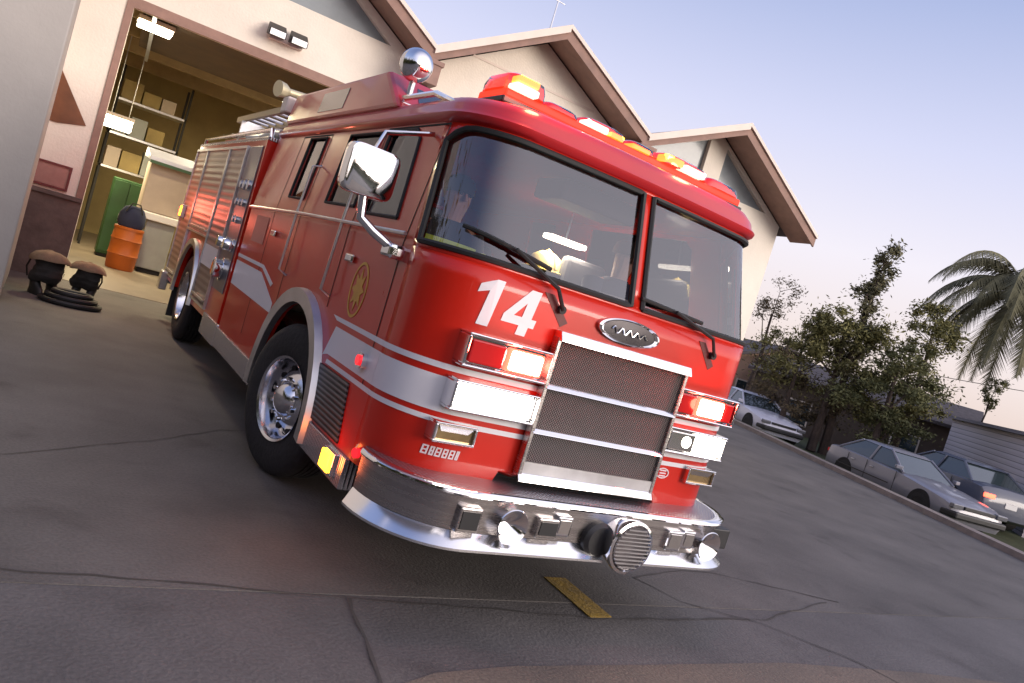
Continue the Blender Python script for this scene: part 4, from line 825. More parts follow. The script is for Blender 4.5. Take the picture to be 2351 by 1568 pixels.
# body behind the cab
BY0, BY1 = 4.42, 8.40
RAY = 6.78
for sg in (-1, 1):
    arc = sorted([(RAY + (p[0] - AY), p[1]) for p in arch(AY, 0.66, 0.56)], key=lambda p: p[0])
    loop = [(BY0, 0.56)] + arc + [(BY1, 0.56), (BY1, 2.46), (BY0, 2.46)]
    fl = lambda th_: (lambda y, z: (sg * (1.22 - th_), y, z))
    b = MB(); b.plate([loop], fl(0), fl(0.05)); b.build('body_side', RED, T)
    for y0, y1, z0, z1 in ((5.15, 6.0, 0.66, 2.38), (6.06, 7.46, 1.36, 2.38), (7.52, 8.34, 0.66, 2.38)):
        b = MB(); b.box(sg * 1.221, sg * 1.236, y0, y1, z0, z1); rd = b.build('roll_up_door', SLAT, T)
        b = MB()
        for a in ((y0 - 0.025, y0, z0, z1), (y1, y1 + 0.025, z0, z1), (y0 - 0.025, y1 + 0.025, z1, z1 + 0.03), (y0 - 0.025, y1 + 0.025, z0 - 0.025, z0)): b.box(sg * 1.221, sg * 1.25, *a)
        b.build('door_track', ALU, rd)
        b = MB(); b.box(sg * 1.24, sg * 1.262, y0 + 0.06, y1 - 0.06, z0 + 0.04, z0 + 0.06); b.build('handle', ALU, rd)
    b = MB(); b.box(sg * 1.221, sg * 1.232, 4.50, 5.08, 0.9, 2.40); pp = b.build('pump_panel', mat('pump_panel_steel', (0.20, 0.20, 0.24), 0.35, 0.8, var=0.2), T, bevel=0.004)
    for y0, z0, r_ in ((4.62, 2.0, 0.055), (4.80, 2.0, 0.055), (4.97, 2.0, 0.045), (4.64, 1.82, 0.04), (4.80, 1.82, 0.04), (4.96, 1.82, 0.04), (4.72, 1.64, 0.035), (4.88, 1.64, 0.035)):
        b = MB(); b.cyl((sg * 1.232, y0, z0), (sg * 1.252, y0, z0), r_, n=18); gg = b.build('gauge', CHROME, pp, smooth=True)
        b = MB(); b.cyl((sg * 1.252, y0, z0), (sg * 1.254, y0, z0), r_ * 0.8, n=18); b.build('dial', WHITEC, gg)
    for y0, z0, r_ in ((4.78, 1.12, 0.095), (4.60, 1.38, 0.055), (4.92, 1.38, 0.055)):
        b = MB(); b.lathe((sg * 1.23, y0, z0), (sg, 0, 0), [(0, r_ * 1.2), (0.02, r_ * 1.2), (0.025, r_), (0.09, r_), (0.10, r_ * 0.85), (0.10, 0.0)], 24); b.build('hose_intake', CHROME, pp, smooth=True)
    fd = MB(); n_ = 22; rows = []
    for r_, xo in ((0.655, 0.0), (0.66, 0.035), (0.73, 0.04), (0.74, 0.0)): rows.append([(sg * (HW + xo), RAY - r_ * math.cos(a), 0.53 + r_ * math.sin(a)) for a in [R(182) * i / n_ for i in range(n_ + 1)]])
    fd.grid(rows); fd.build('wheel_fender', ALU, T, smooth=True)
    b = MB(); b.box(sg * 1.0, sg * 1.235, 4.32, 5.10, 0.40, 0.62); b.build('running_board', TREAD, T, bevel=0.01)
    b = MB(); b.plate([[(5.12, 1.05), (6.02, 1.05), (6.02, 1.28), (5.12, 1.28)]], lambda y, z: (sg * 1.240, y, z), lambda y, z: (sg * 1.2375, y, z)); b.build('white_stripe', WHITE, T)
    b = MB(); b.box(sg * 1.20, sg * 1.30, 8.18, 8.40, 0.40, 0.66); b.build('tail_step', ALU, T, bevel=0.015)
    b = MB(); b.box(sg * 1.237, sg * 1.275, 7.55, 7.72, 1.22, 1.46) if False else b.box(sg * 1.237, sg * 1.29, 8.05, 8.22, 1.44, 1.62); tl = b.build('side_beacon', ALU, T, bevel=0.008)
    b = MB(); b.box(sg * 1.29, sg * 1.303, 8.07, 8.13, 1.46, 1.60); b.build('beacon_lamp', AMBER, tl, bevel=0.004)
    b = MB(); b.box(sg * 1.29, sg * 1.303, 8.15, 8.20, 1.46, 1.58); b.build('beacon_lamp', FLASHR, tl, bevel=0.004)
for yy in (BY0, BY1 - 0.05):
    b = MB(); b.box(-1.17, 1.17, yy, yy + 0.05, 0.56, 2.46); b.build('body_bulkhead', RED, T)
b = MB(); b.box(-1.19, 1.19, 8.41, 8.75, 0.48, 0.60); b.build('rear_bumper', TREAD, T, bevel=0.01)
b = MB(); b.box(-1.22, 1.22, BY0, BY1, 2.462, 2.50); b.build('body_top', TREAD, T, bevel=0.006)
for sg in (-1, 1):
    b = MB(); b.tube([(sg * 1.18, 4.5, 2.50), (sg * 1.18, 4.52, 2.58), (sg * 1.18, 8.3, 2.58), (sg * 1.18, 8.32, 2.50)], 0.022, 8); b.build('top_rail', CHROME, T, smooth=True)
b = MB(); b.box(-0.95, 0.95, 6.3, 8.3, 2.50, 2.66); b.build('hose_bed', RED2, T, bevel=0.01)
b = MB(); rows = []
for i in range(13):
    x = -0.98 + 1.96 * i / 12; rows.append([(x, 6.2 + 2.2 * j / 10, 2.69 + 0.16 * (1 - (x / 1.05) ** 2) + 0.018 * math.sin(j * 2.1 + i) ) for j in range(11)])
b.grid(rows); cvr = b.build('hose_bed_cover', PALE, T, smooth=True); s2 = cvr.modifiers.new('th', 'SOLIDIFY'); s2.thickness = 0.02
# ladder rack and hard suction hose
for x in (-0.92, -0.62):
    b = MB(); b.box(x - 0.02, x + 0.02, 4.5, 7.9, 2.90, 2.97); b.build('ladder_rail', BAYB, T)
for k in range(9):
    b = MB(); b.cyl((-0.92, 4.7 + k * 0.38, 2.935), (-0.62, 4.7 + k * 0.38, 2.935), 0.016, n=8); b.build('ladder_rung', ALU, T)
for y_ in (4.8, 7.4):
    b = MB(); b.box(-0.96, -0.58, y_, y_ + 0.05, 2.50, 2.90); b.build('ladder_bracket', ALU, T)
for k, (r_, m_) in enumerate(((0.055, WHITE), (0.055, RED2), (0.05, WHITE))):
    b = MB(); x = -1.05 + 0.12 * k; b.tube([(x, 4.6, 2.58), (x, 5.0, 2.60 + 0.03 * k), (x + .02, 5.6, 2.575), (x, 6.15, 2.59)], r_, 10); b.build('hose_roll', m_, T, smooth=True)
b = MB(); b.cyl((-0.55, 4.9, 2.5), (-0.55, 4.9, 2.86), 0.06); b.tube([(-0.55, 4.9, 2.86), (-0.62, 4.82, 2.98), (-0.85, 4.7, 3.02), (-1.12, 4.6, 2.99)], 0.055, 12, 0.035); b.lathe((-1.12, 4.6, 2.99), (-0.9, -0.35, -0.1), [(0, 0.04), (0.05, 0.07), (0.12, 0.08), (0.12, 0.0)], 20); b.build('deck_gun', mat('cream_metal', (0.62, 0.55, 0.36), 0.35, 0.6), T, smooth=True)
b = MB(); b.cyl((-0.98, 4.46, 2.50), (-0.98, 4.46, 2.78), 0.02); b.box(-1.16, -0.80, 4.36, 4.56, 2.76, 2.92); b.build('scene_light', CREAMT, T, bevel=0.03)
# chassis, axles
b = MB(); b.box(-0.45, -0.35, 0.4, 8.6, 0.55, 0.85); b.box(0.35, 0.45, 0.4, 8.6, 0.55, 0.85); b.box(-0.9, 0.9, 2.9, 5.9, 0.42, 0.75); b.cyl((-1.0, AY, 0.53), (1.0, AY, 0.53), 0.09); b.cyl((-1.0, RAY, 0.53), (1.0, RAY, 0.53), 0.12); b.build('chassis', DARK, T)
# wheels
def wheel(cx, cy, sg, steer, dual=False):
    R0 = 0.54
    b = MB(); prof_ = [(-0.15, 0.30), (-0.155, 0.40), (-0.15, 0.47), (-0.135, 0.515), (-0.11, 0.535)]
    for k in range(5):
        c_ = -0.085 + k * 0.0425; prof_ += [(c_ - 0.014, R0), (c_ + 0.014, R0), (c_ + 0.016, R0 - 0.014), (c_ + 0.026, R0 - 0.014)]
    prof_ = prof_[:-2] + [(0.11, 0.535), (0.135, 0.515), (0.15, 0.47), (0.155, 0.40), (0.15, 0.30), (0.14, 0.285)]
    # axis runs outward
    b.lathe((0, 0, 0), (1, 0, 0), prof_, 56)
    w_ = b.build('wheel', TYRE, None, smooth=True)
    dish = 0.10 if not dual else -0.02
    r1 = MB(); r1.lathe((0, 0, 0), (1, 0, 0), [(0.147, 0.292), (0.160, 0.302), (0.150, 0.285), (0.10, 0.270), (0.035, 0.262)] + ([(0.03, 0.255), (0.055, 0.22), (0.095, 0.17), (0.105, 0.14), (0.105, 0.12), (0.15, 0.095), (0.165, 0.06), (0.165, 0.0)] if not dual else [(-0.02, 0.25), (-0.04, 0.17), (-0.03, 0.13), (0.09, 0.12), (0.10, 0.06), (0.10, 0.0)]), 56)
    rim = r1.build('rim', mat('polished_rim', (0.72, 0.72, 0.76), 0.16, 1.0), w_, smooth=True)
    hb = MB()
    for k in range(10):
        a = 2 * math.pi * k / 10; r_ = 0.222; xo = 0.056 if not dual else -0.026
        hb = MB(); hb.cyl((xo - 0.006, r_ * math.cos(a), r_ * math.sin(a)), (xo + 0.012, (r_ - 0.004) * math.cos(a), (r_ - 0.004) * math.sin(a)), 0.026, n=14); hb.build('hand_hole', DARK, rim)
    for k in range(10):
        a = 2 * math.pi * (k + 0.5) / 10; r_ = 0.145; xo = 0.10 if not dual else -0.03
        hb = MB(); hb.cyl((xo - 0.01, r_ * math.cos(a), r_ * math.sin(a)), (xo + 0.035, r_ * math.cos(a), r_ * math.sin(a)), 0.015, n=8); hb.build('wheel_nut', CHROME, rim)
    w_.parent = T; w_.matrix_parent_inverse = Matrix.Translation((0, -3, 0))
    w_.location = (cx, cy, 0.54); w_.rotation_euler = (0, 0, (math.pi if sg < 0 else 0) + steer)
    return w_
wheel(-1.06, AY, -1, R(13)); wheel(1.06, AY, 1, R(13)); wheel(-1.05, RAY, -1, 0, True); wheel(1.05, RAY, 1, 0, True)
for sg in (-1, 1):
    b = MB(); b.box(sg * 0.9, sg * 1.22, 7.50, 7.53, 0.16, 0.66); b.build('mudflap', RUBBER, T)
# seal on the front door
side_em = MB(); side_em.plate([[(1.02 + 0.13 * math.cos(a), 1.46 + 0.17 * math.sin(a)) for a in [i * math.pi / 16 for i in range(32)]], [(1.02 + 0.115 * math.cos(a), 1.46 + 0.152 * math.sin(a)) for a in [i * math.pi / 16 for i in range(32)]]], lambda y, z: (-1.2235, y, z), lambda y, z: (-1.221, y, z))
side_em.plate([[(1.02 + (0.10 if i % 2 == 0 else 0.055) * math.cos(a), 1.46 + (0.13 if i % 2 == 0 else 0.07) * math.sin(a)) for i, a in enumerate([i * math.pi / 8 for i in range(16)])]], lambda y, z: (-1.2235, y, z), lambda y, z: (-1.221, y, z))
side_em.build('door_emblem', GOLD, T)
side_plate('crew_door_decal', -1, [[(3.52, 1.50), (3.98, 1.50), (3.98, 1.74), (3.52, 1.74)]], mat('pale_red_decal', (0.42, 0.16, 0.13), 0.5), off=0.004, th=0.002)

# ============================================================ crew in the cab
SKIN = mat('skin', (0.42, 0.24, 0.17), 0.6); COAT = mat('dark_turnout_coat', (0.03, 0.028, 0.03), 0.9, var=0.2); HAIR = mat('dark_hair', (0.02, 0.014, 0.01), 0.8); NAVYS = mat('navy_shirt', (0.02, 0.025, 0.05), 0.9)
def seated(x, y, label, arms, shirt, hv):
    e = empty('person', (x, y, 1.45), label, 'person', 'crew riding in the cab')
    V = []; Ed = []; Rd = []
    def add(p, r, par=None):
        V.append(Vector((x, y, 1.45)) + Vector(p)); Rd.append(r)
        if par is not None: Ed.append((par, len(V) - 1))
        return len(V) - 1
    pel = add((0, 0, 0.10), 0.15); wa = add((0, 0.03, 0.26), 0.14, pel); ch = add((0, 0.03, 0.44), 0.165, wa); nk = add((0, 0.0, 0.575), 0.062, ch); hd0 = add((0, -0.02, 0.65), 0.07, nk); hd = add((0, -0.03, 0.74), 0.095, hd0); add((0, -0.02, 0.81), 0.07, hd)
    for s_ in (-1, 1):
        sh = add((s_ * 0.19, 0.02, 0.50), 0.07, ch); el = add((s_ * 0.25, -0.08, 0.27), 0.048, sh); hn = add((s_ * arms[0], arms[1], arms[2]), 0.034, el); pa = add((s_ * (arms[0] - 0.01), arms[1] - 0.07, arms[2] + 0.01), 0.036, hn)
        for fx in (-0.028, -0.010, 0.009, 0.027):
            f1 = add((s_ * (arms[0] - 0.01) + fx, arms[1] - 0.115, arms[2] + 0.012), 0.010, pa); add((s_ * (arms[0] - 0.01) + fx, arms[1] - 0.145, arms[2] - 0.012), 0.008, f1)
        t1 = add((s_ * (arms[0] - 0.045), arms[1] - 0.07, arms[2] + 0.012), 0.010, pa)
        hp = add((s_ * 0.10, -0.08, 0.08), 0.10, pel); kn = add((s_ * 0.14, -0.42, 0.06), 0.07, hp); add((s_ * 0.14, -0.46, -0.30), 0.05, kn)
    me = bpy.data.meshes.new('body'); me.from_pydata(V, Ed, []); me.materials.append(SKIN)
    o = bpy.data.objects.new('body', me); COL.objects.link(o); o.parent = e; o.matrix_parent_inverse = Matrix.Translation(-Vector(e.location))
    sk = o.modifiers.new('skin', 'SKIN')
    for i, r_ in enumerate(Rd): me.skin_vertices[0].data[i].radius = (r_, r_)
    me.skin_vertices[0].data[0].use_root = True
    o.modifiers.new('sub', 'SUBSURF').levels = 1; o.modifiers['sub'].render_levels = 2
    b = MB(); c_ = Vector((x, y, 1.45)); ring = lambda z, rx, ry, dy: [c_ + Vector((rx * math.cos(a), dy + ry * math.sin(a), z)) for a in [i * math.pi / 12 for i in range(24)]]
    b.loft([ring(0.06, 0.21, 0.18, 0.0), ring(0.25, 0.20, 0.17, 0.03), ring(0.42, 0.235, 0.175, 0.03), ring(0.52, 0.215, 0.14, 0.02), ring(0.585, 0.085, 0.08, 0.0)]); b.build('jacket', shirt, e, smooth=True)
    for z in (0.24, 0.40):
        b = MB(); b.loft([ring(z, 0.245, 0.19, 0.03), ring(z + 0.055, 0.247, 0.192, 0.03)], cap=False); b.build('reflective_band', hv, e, smooth=True)
    for s_ in (-1, 1):
        b = MB(); p0 = c_ + Vector((s_ * 0.19, 0.02, 0.52)); p1 = c_ + Vector((s_ * 0.25, -0.08, 0.27)); p2 = c_ + Vector((s_ * (arms[0] + .01), arms[1] + 0.03, arms[2])); b.tube([p0, p0 * 0.5 + p1 * 0.5, p1, p1 * 0.5 + p2 * 0.5, p2], 0.085, 12, 0.048); sl = b.build('sleeve', shirt, e, smooth=True)
        b = MB(); m_ = p0 * 0.45 + p1 * 0.55; d_ = (p1 - p0).normalized(); b.cyl(m_ - d_ * 0.03, m_ + d_ * 0.03, 0.088, 0.085, 16, False); b.build('reflective_band', hv, sl, smooth=True)
    # face and hair
    b = MB(); b.loft([[c_ + Vector((k * 0.088 * math.cos(a), -0.012 + k * 0.105 * math.sin(a), z)) for a in [i * math.pi / 10 for i in range(20)]] for z, k in ((0.765, 1.08), (0.81, 1.08), (0.85, 0.9), (0.875, 0.55), (0.882, 0.1))]); b.build('hair', HAIR, e, smooth=True)
    b = MB(); b.hexa([c_ + Vector(p) for p in ((-0.012, -0.150, 0.715), (-0.006, -0.125, 0.765), (-0.016, -0.110, 0.715), (-0.008, -0.105, 0.765), (0.012, -0.150, 0.715), (0.006, -0.125, 0.765), (0.016, -0.110, 0.715), (0.008, -0.105, 0.765))]); b.build('nose', SKIN, e, bevel=0.004)
    for s_ in (-1, 1):
        b = MB(); b.lathe(c_ + Vector((s_ * 0.034, -0.118, 0.758)), (0, -1, 0), [(0, 0.012), (0.006, 0.009), (0.008, 0.0)], 10); b.build('eye', HAIR, e)
    return e
seated(-0.72, 1.13, 'firefighter in lime banded jacket in the left front seat of the cab', (0.12, -0.28, 0.20), COAT, HV)
seated(0.72, 1.13, 'driver in navy shirt behind the steering wheel of the fire engine', (0.16, -0.27, 0.30), NAVYS, mat('grey_band', (0.2, 0.2, 0.2), 0.6))
seated(-0.85, 3.23, 'firefighter with lime banded coat at the rear crew window', (0.12, -0.28, 0.20), COAT, HV)

# ============================================================ PARKED CARS
def car(name, label, paint, L=4.7, H=1.42, lamp_mat=None, dark_glass=None):
    e = empty(name, (0, 0, 0), label, 'car', 'cars parked beyond the curb')
    g_ = dark_glass
    hwid = 0.89
    # stations along length (front at y=-L/2): y, top z, half width
    st_ = [(-0.5, 0.52, 0.62), (-0.485, 0.66, 0.76), (-0.44, 0.74, 0.84), (-0.36, 0.80, 0.88), (-0.22, 0.88, 0.89), (-0.10, 0.93, 0.89), (0.10, 0.95, 0.89), (0.28, 0.97, 0.89), (0.40, 0.97, 0.87), (0.47, 0.94, 0.82), (0.495, 0.80, 0.76), (0.5, 0.60, 0.70)]
    b = MB(); rings = []
    for yy, zt, w_ in st_:
        y = yy * L; zb = 0.30 if abs(yy) > 0.49 else 0.22
        rings.append([(-w_ * 0.9, y, zb), (-w_, y, zb + 0.12), (-w_ * 1.005, y, zb + (zt - zb) * 0.6), (-w_ * 0.96, y, zt - 0.04), (-w_ * 0.86, y, zt), (-w_ * 0.4, y, zt + 0.03), (0, y, zt + 0.035), (w_ * 0.4, y, zt + 0.03), (w_ * 0.86, y, zt), (w_ * 0.96, y, zt - 0.04), (w_ * 1.005, y, zb + (zt - zb) * 0.6), (w_, y, zb + 0.12), (w_ * 0.9, y, zb)])
    b.loft(rings); b.build('body', paint, e, smooth=True)
    yA, yB, yC, yD = -0.14 * L, 0.02 * L, 0.26 * L, 0.40 * L
    # roof panel and pillars as greenhouse, glass proud
    b = MB(); b.loft([[(-0.80, yA, 0.92), (0.80, yA, 0.92), (0.80, yD, 0.95), (-0.80, yD, 0.95)], [(-0.62, yB, H - 0.06), (0.62, yB, H - 0.06), (0.60, yC, H - 0.05), (-0.60, yC, H - 0.05)]], cap=True); b.build('cabin_glass', g_, e, bevel=0.02)
    b = MB(); b.loft([[(-0.64, yB - 0.05, H - 0.065), (0.64, yB - 0.05, H - 0.065), (0.62, yC + 0.08, H - 0.055), (-0.62, yC + 0.08, H - 0.055)], [(-0.54, yB + 0.15, H), (0.54, yB + 0.15, H), (0.52, yC - 0.1, H), (-0.52, yC - 0.1, H)]]); b.build('roof', paint, e, bevel=0.02)
    for sg in (-1, 1):
        for (p, q_) in (((sg * 0.805, yA, 0.92), (sg * 0.63, yB, H - 0.055)), ((sg * 0.80, yD, 0.94), (sg * 0.61, yC, H - 0.05)), ((sg * 0.812, 0.12 * L, 0.94), (sg * 0.63, 0.12 * L, H - 0.05))):
            b = MB(); b.tube([p, q_], 0.032, 6); b.build('pillar', paint, e)
        b = MB(); b.box(sg * 0.90, sg * 0.908, -0.08 * L, 0.36 * L, 0.52, 0.545); b.build('side_moulding', BLACKP, e)
        for ys in (-0.115 * L, 0.115 * L, 0.275 * L):
            b = MB(); b.box(sg * 0.885, sg * 0.899, ys, ys + 0.012, 0.32, 0.90); b.build('door_seam', BLACKP, e)
        for ys in (0.085 * L, 0.245 * L):
            b = MB(); b.box(sg * 0.885, sg * 0.915, ys - 0.13, ys, 0.76, 0.785); b.build('door_handle', ALU, e, bevel=0.006)
        b = MB(); b.hexa([(sg * 0.84, -0.13 * L - 0.05, 0.98), (sg * 0.84, -0.13 * L - 0.05, 1.08), (sg * 0.84, -0.13 * L + 0.08, 0.98), (sg * 0.84, -0.13 * L + 0.08, 1.08), (sg * 1.02, -0.13 * L, 0.98), (sg * 1.02, -0.13 * L, 1.08), (sg * 1.02, -0.13 * L + 0.06, 0.98), (sg * 1.02, -0.13 * L + 0.06, 1.08)]); b.build('mirror', paint, e, bevel=0.02)
        for yy in (-0.31 * L, 0.29 * L):
            b = MB(); b.lathe((sg * 0.70, yy, 0.32), (sg, 0, 0), [(0, 0.20), (0.0, 0.30), (0.03, 0.325), (0.17, 0.325), (0.20, 0.30), (0.205, 0.21), (0.18, 0.20)], 28); w_ = b.build('wheel', TYRE, e, smooth=True)
            b = MB(); b.lathe((sg * 0.70, yy, 0.32), (sg, 0, 0), [(0.17, 0.205), (0.19, 0.20), (0.16, 0.16), (0.19, 0.06), (0.19, 0.0)], 24); b.build('rim', ALU, w_, smooth=True)
            b = MB(); b.lathe((sg * 0.60, yy, 0.34), (sg, 0, 0), [(0, 0.0), (0, 0.385), (0.296, 0.385), (0.299, 0.36), (0.30, 0.0)], 28); b.build('wheel_arch', DARK, e)
        b = MB(); b.box(sg * 0.50, sg * 0.80, -L / 2 - 0.01, -L / 2 + 0.12, 0.585, 0.70); b.build('headlight', mat('clear_lamp', (0.25, 0.25, 0.27), 0.15, 0.5), e, bevel=0.02)
        b = MB(); b.box(sg * 0.48, sg * 0.76, L / 2 - 0.06, L / 2 + 0.012, 0.70, 0.80); b.build('tail_light', lamp_mat or LENSDK, e, bevel=0.015)
    b = MB(); b.box(-0.45, 0.45, -L / 2 - 0.006, -L / 2 + 0.05, 0.60, 0.68); b.build('front_grille', BLACKP, e, bevel=0.01)
    b = MB(); b.hexa([(-0.74, -L / 2 - 0.10, 0.36), (-0.74, -L / 2 - 0.10, 0.52), (-0.86, -L / 2 + 0.3, 0.36), (-0.86, -L / 2 + 0.3, 0.52), (0.74, -L / 2 - 0.10, 0.36), (0.74, -L / 2 - 0.10, 0.52), (0.86, -L / 2 + 0.3, 0.36), (0.86, -L / 2 + 0.3, 0.52)]); b.build('bumper', BLACKP, e, bevel=0.04)
    b = MB(); b.box(-0.16, 0.16, L / 2 + 0.0, L / 2 + 0.012, 0.56, 0.68); b.build('number_plate', WHITEC, e)
    return e
CG = mat('car_glass', (0.035, 0.05, 0.055), 0.08, coat=0.6)
hd_ = math.atan2(-CD.x, CD.y)
def put(e, s_, off, z, flip=0.0): q = cpt(s_, off); e.location = (q[0], q[1], z); e.rotation_euler.z = hd_ + flip
c1 = car('parked_car', 'silver sedan facing the road, longest visible car beyond the curb', mat('silver_paint', (0.22, 0.22, 0.26), 0.42, 0.1, coat=0.6), 5.0, 1.42, None, CG)
put(c1, 2.2, 1.75, -0.33, R(4)); c1.scale = (0.88, 0.88, 0.88)
BRK = mat('brake_light_lit', (1, 0.1, 0.05), 0.3, emit=(1, 0.08, 0.04), estr=5.0)
c2 = car('parked_car', 'dark blue grey car with red tail light lit at the far right', mat('bluegrey_paint', (0.07, 0.08, 0.12), 0.45, 0.0, coat=0.6), 4.5, 1.38, BRK, CG)
put(c2, 4.0, 4.2, -0.245, R(180))
c3 = car('parked_car', 'white car parked at the far end of the row beside the engine', mat('white_car_paint', (0.62, 0.62, 0.72), 0.35, coat=0.5), 4.6, 1.40, None, CG)
put(c3, 9.9, 1.5, -0.215, 0); c3.scale = (0.92, 0.92, 0.88)

# ============================================================ NEIGHBOURING BUILDINGS
SID = pattern('lap_siding', (0.22, 0.20, 0.21), (0.62, 0.57, 0.59), 'siding', 0.16, 0.0, 0.7, 0.4)
def house(name, label, x, y, w_, d_, h, rise, rot, wallm, z0=-2.0, ridge_x=True):
    e = empty(name, (0, 0, 0), label, 'building')
    b = MB(); b.box(-w_ / 2, w_ / 2, -d_ / 2, d_ / 2, z0, h); b.build('wall', wallm, e)
    b = MB()
    if ridge_x: pr = [(-d_ / 2 - 0.4, h - 0.1), (0, h + rise), (d_ / 2 + 0.4, h - 0.1), (d_ / 2 + 0.4, h - 0.22), (0, h + rise - 0.14), (-d_ / 2 - 0.4, h - 0.22)]; b.plate([pr], lambda a, z: (-w_ / 2 - 0.3, a, z + 0.12), lambda a, z: (w_ / 2 + 0.3, a, z + 0.12))
    else: pr = [(-w_ / 2 - 0.4, h - 0.1), (0, h + rise), (w_ / 2 + 0.4, h - 0.1), (w_ / 2 + 0.4, h - 0.22), (0, h + rise - 0.14), (-w_ / 2 - 0.4, h - 0.22)]; b.plate([pr], lambda a, z: (a, -d_ / 2 - 0.3, z + 0.12), lambda a, z: (a, d_ / 2 + 0.3, z + 0.12))
    b.build('roof', SHING, e)
    if rise > 0.3:
        b = MB()
        if ridge_x: b.plate([[(-d_ / 2 + 0.002, h - 0.01), (0, h + rise - 0.1), (d_ / 2 - 0.002, h - 0.01)]], lambda a, z: (-w_ / 2 + 0.002, a, z), lambda a, z: (w_ / 2 - 0.002, a, z))
        else: b.plate([[(-w_ / 2 + 0.002, h - 0.01), (0, h + rise - 0.1), (w_ / 2 - 0.002, h - 0.01)]], lambda a, z: (a, -d_ / 2 + 0.002, z), lambda a, z: (a, d_ / 2 - 0.002, z))
        b.build('gable', wallm, e)
    for k in (-0.25, 0.25):
        b = MB(); b.box(k * w_ - 0.5, k * w_ + 0.5, -d_ / 2 - 0.03, -d_ / 2 + 0.05, h - 1.75, h - 0.75); f_ = b.build('window', CREAMT, e)
        b = MB(); b.box(k * w_ - 0.44, k * w_ + 0.44, -d_ / 2 - 0.04, -d_ / 2 - 0.031, h - 1.69, h - 0.81); b.build('pane', CG, f_)
    e.location = (x, y, 0); e.rotation_euler.z = rot; return e
# grey sided garage wall at the right
e = empty('garage', (0, 0, 0), 'grey lap sided garage beyond the parked cars at the right edge', 'building')
gA, gB = Vector((25.5, 11.0)), Vector((20.5, 6.7)); gd = (gB - gA).normalized(); gn = Vector((-gd.y, gd.x)) * 1
def gp(a, o_, z): q = gA + gd * a + gn * o_; return (q.x, q.y, z)
b = MB(); b.hexa([gp(0, 0, -2), gp(0, 0, 2.15), gp(0, 6, -2), gp(0, 6, 2.15), gp(9, 0, -2), gp(9, 0, 2.15), gp(9, 6, -2), gp(9, 6, 2.15)]); b.build('siding_wall', SID, e)
b = MB(); b.hexa([gp(-.15, -.2, 2.152), gp(-.15, -.2, 2.25), gp(-.15, 6, 2.152), gp(-.15, 6, 2.25), gp(9.2, -.2, 2.152), gp(9.2, -.2, 2.25), gp(9.2, 6, 2.152), gp(9.2, 6, 2.25)]); b.build('flat_roof', mat('grey_cap', (0.22, 0.20, 0.21), 0.8), e)
PINKW = mat('pinkish_house_wall', (0.50, 0.33, 0.24), 0.85, var=0.08); BRW = mat('brown_house_wall', (0.10, 0.075, 0.06), 0.85, var=0.15)
house('house', 'small peach house with peaked roof just right of the station corner', 27.0, 21.5, 6, 6, 2.0, 1.1, R(-25), PINKW, ridge_x=False)
house('house', 'low dark brown house hidden behind the tallest tree', 27.5, 15.8, 8, 6, 1.9, 0.8, R(-62), BRW)

# ============================================================ TREES
def leaf_mat(name, c1, c2):
    mt = mat(name, c1, 0.75, col2=c2, vscale=2.2, spec=0.25); return mt
LEAFA = leaf_mat('olive_leaves', (0.09, 0.09, 0.035), (0.25, 0.23, 0.09)); LEAFB = leaf_mat('dark_green_leaves', (0.06, 0.068, 0.03), (0.17, 0.17, 0.075)); LEAFC = leaf_mat('grey_green_leaves', (0.08, 0.078, 0.045), (0.21, 0.195, 0.11)); LEAFD = leaf_mat('brown_hedge_leaves', (0.08, 0.06, 0.035), (0.16, 0.125, 0.07))
BARK = mat('bark', (0.07, 0.05, 0.04), 0.9, var=0.3, vscale=6, bump=0.6, bscale=10)
def leaves(b, c, r, n, size, rnd):
    n = int(n * 2.2); size = size * 0.66
    for _ in range(n):
        d = Vector((rnd.gauss(0, 1), rnd.gauss(0, 1), rnd.gauss(0, 1)))
        d.normalize(); p = Vector(c) + Vector((d.x * r[0], d.y * r[1], d.z * r[2])) * (abs(rnd.gauss(0.0, 0.62)) + 0.12)
        a = Vector((rnd.gauss(0, 1), rnd.gauss(0, 1), rnd.gauss(0, 0.7))).normalized(); c2 = a.orthogonal().normalized(); c2.rotate(Matrix.Rotation(rnd.uniform(0, 6.28), 3, a)); s_ = size * rnd.uniform(0.6, 1.4)
        v = [b.b.verts.new(q) for q in (p - a * s_, p + c2 * s_ * 0.34, p + a * s_, p - c2 * s_ * 0.34)]
        b.b.faces.new(v)
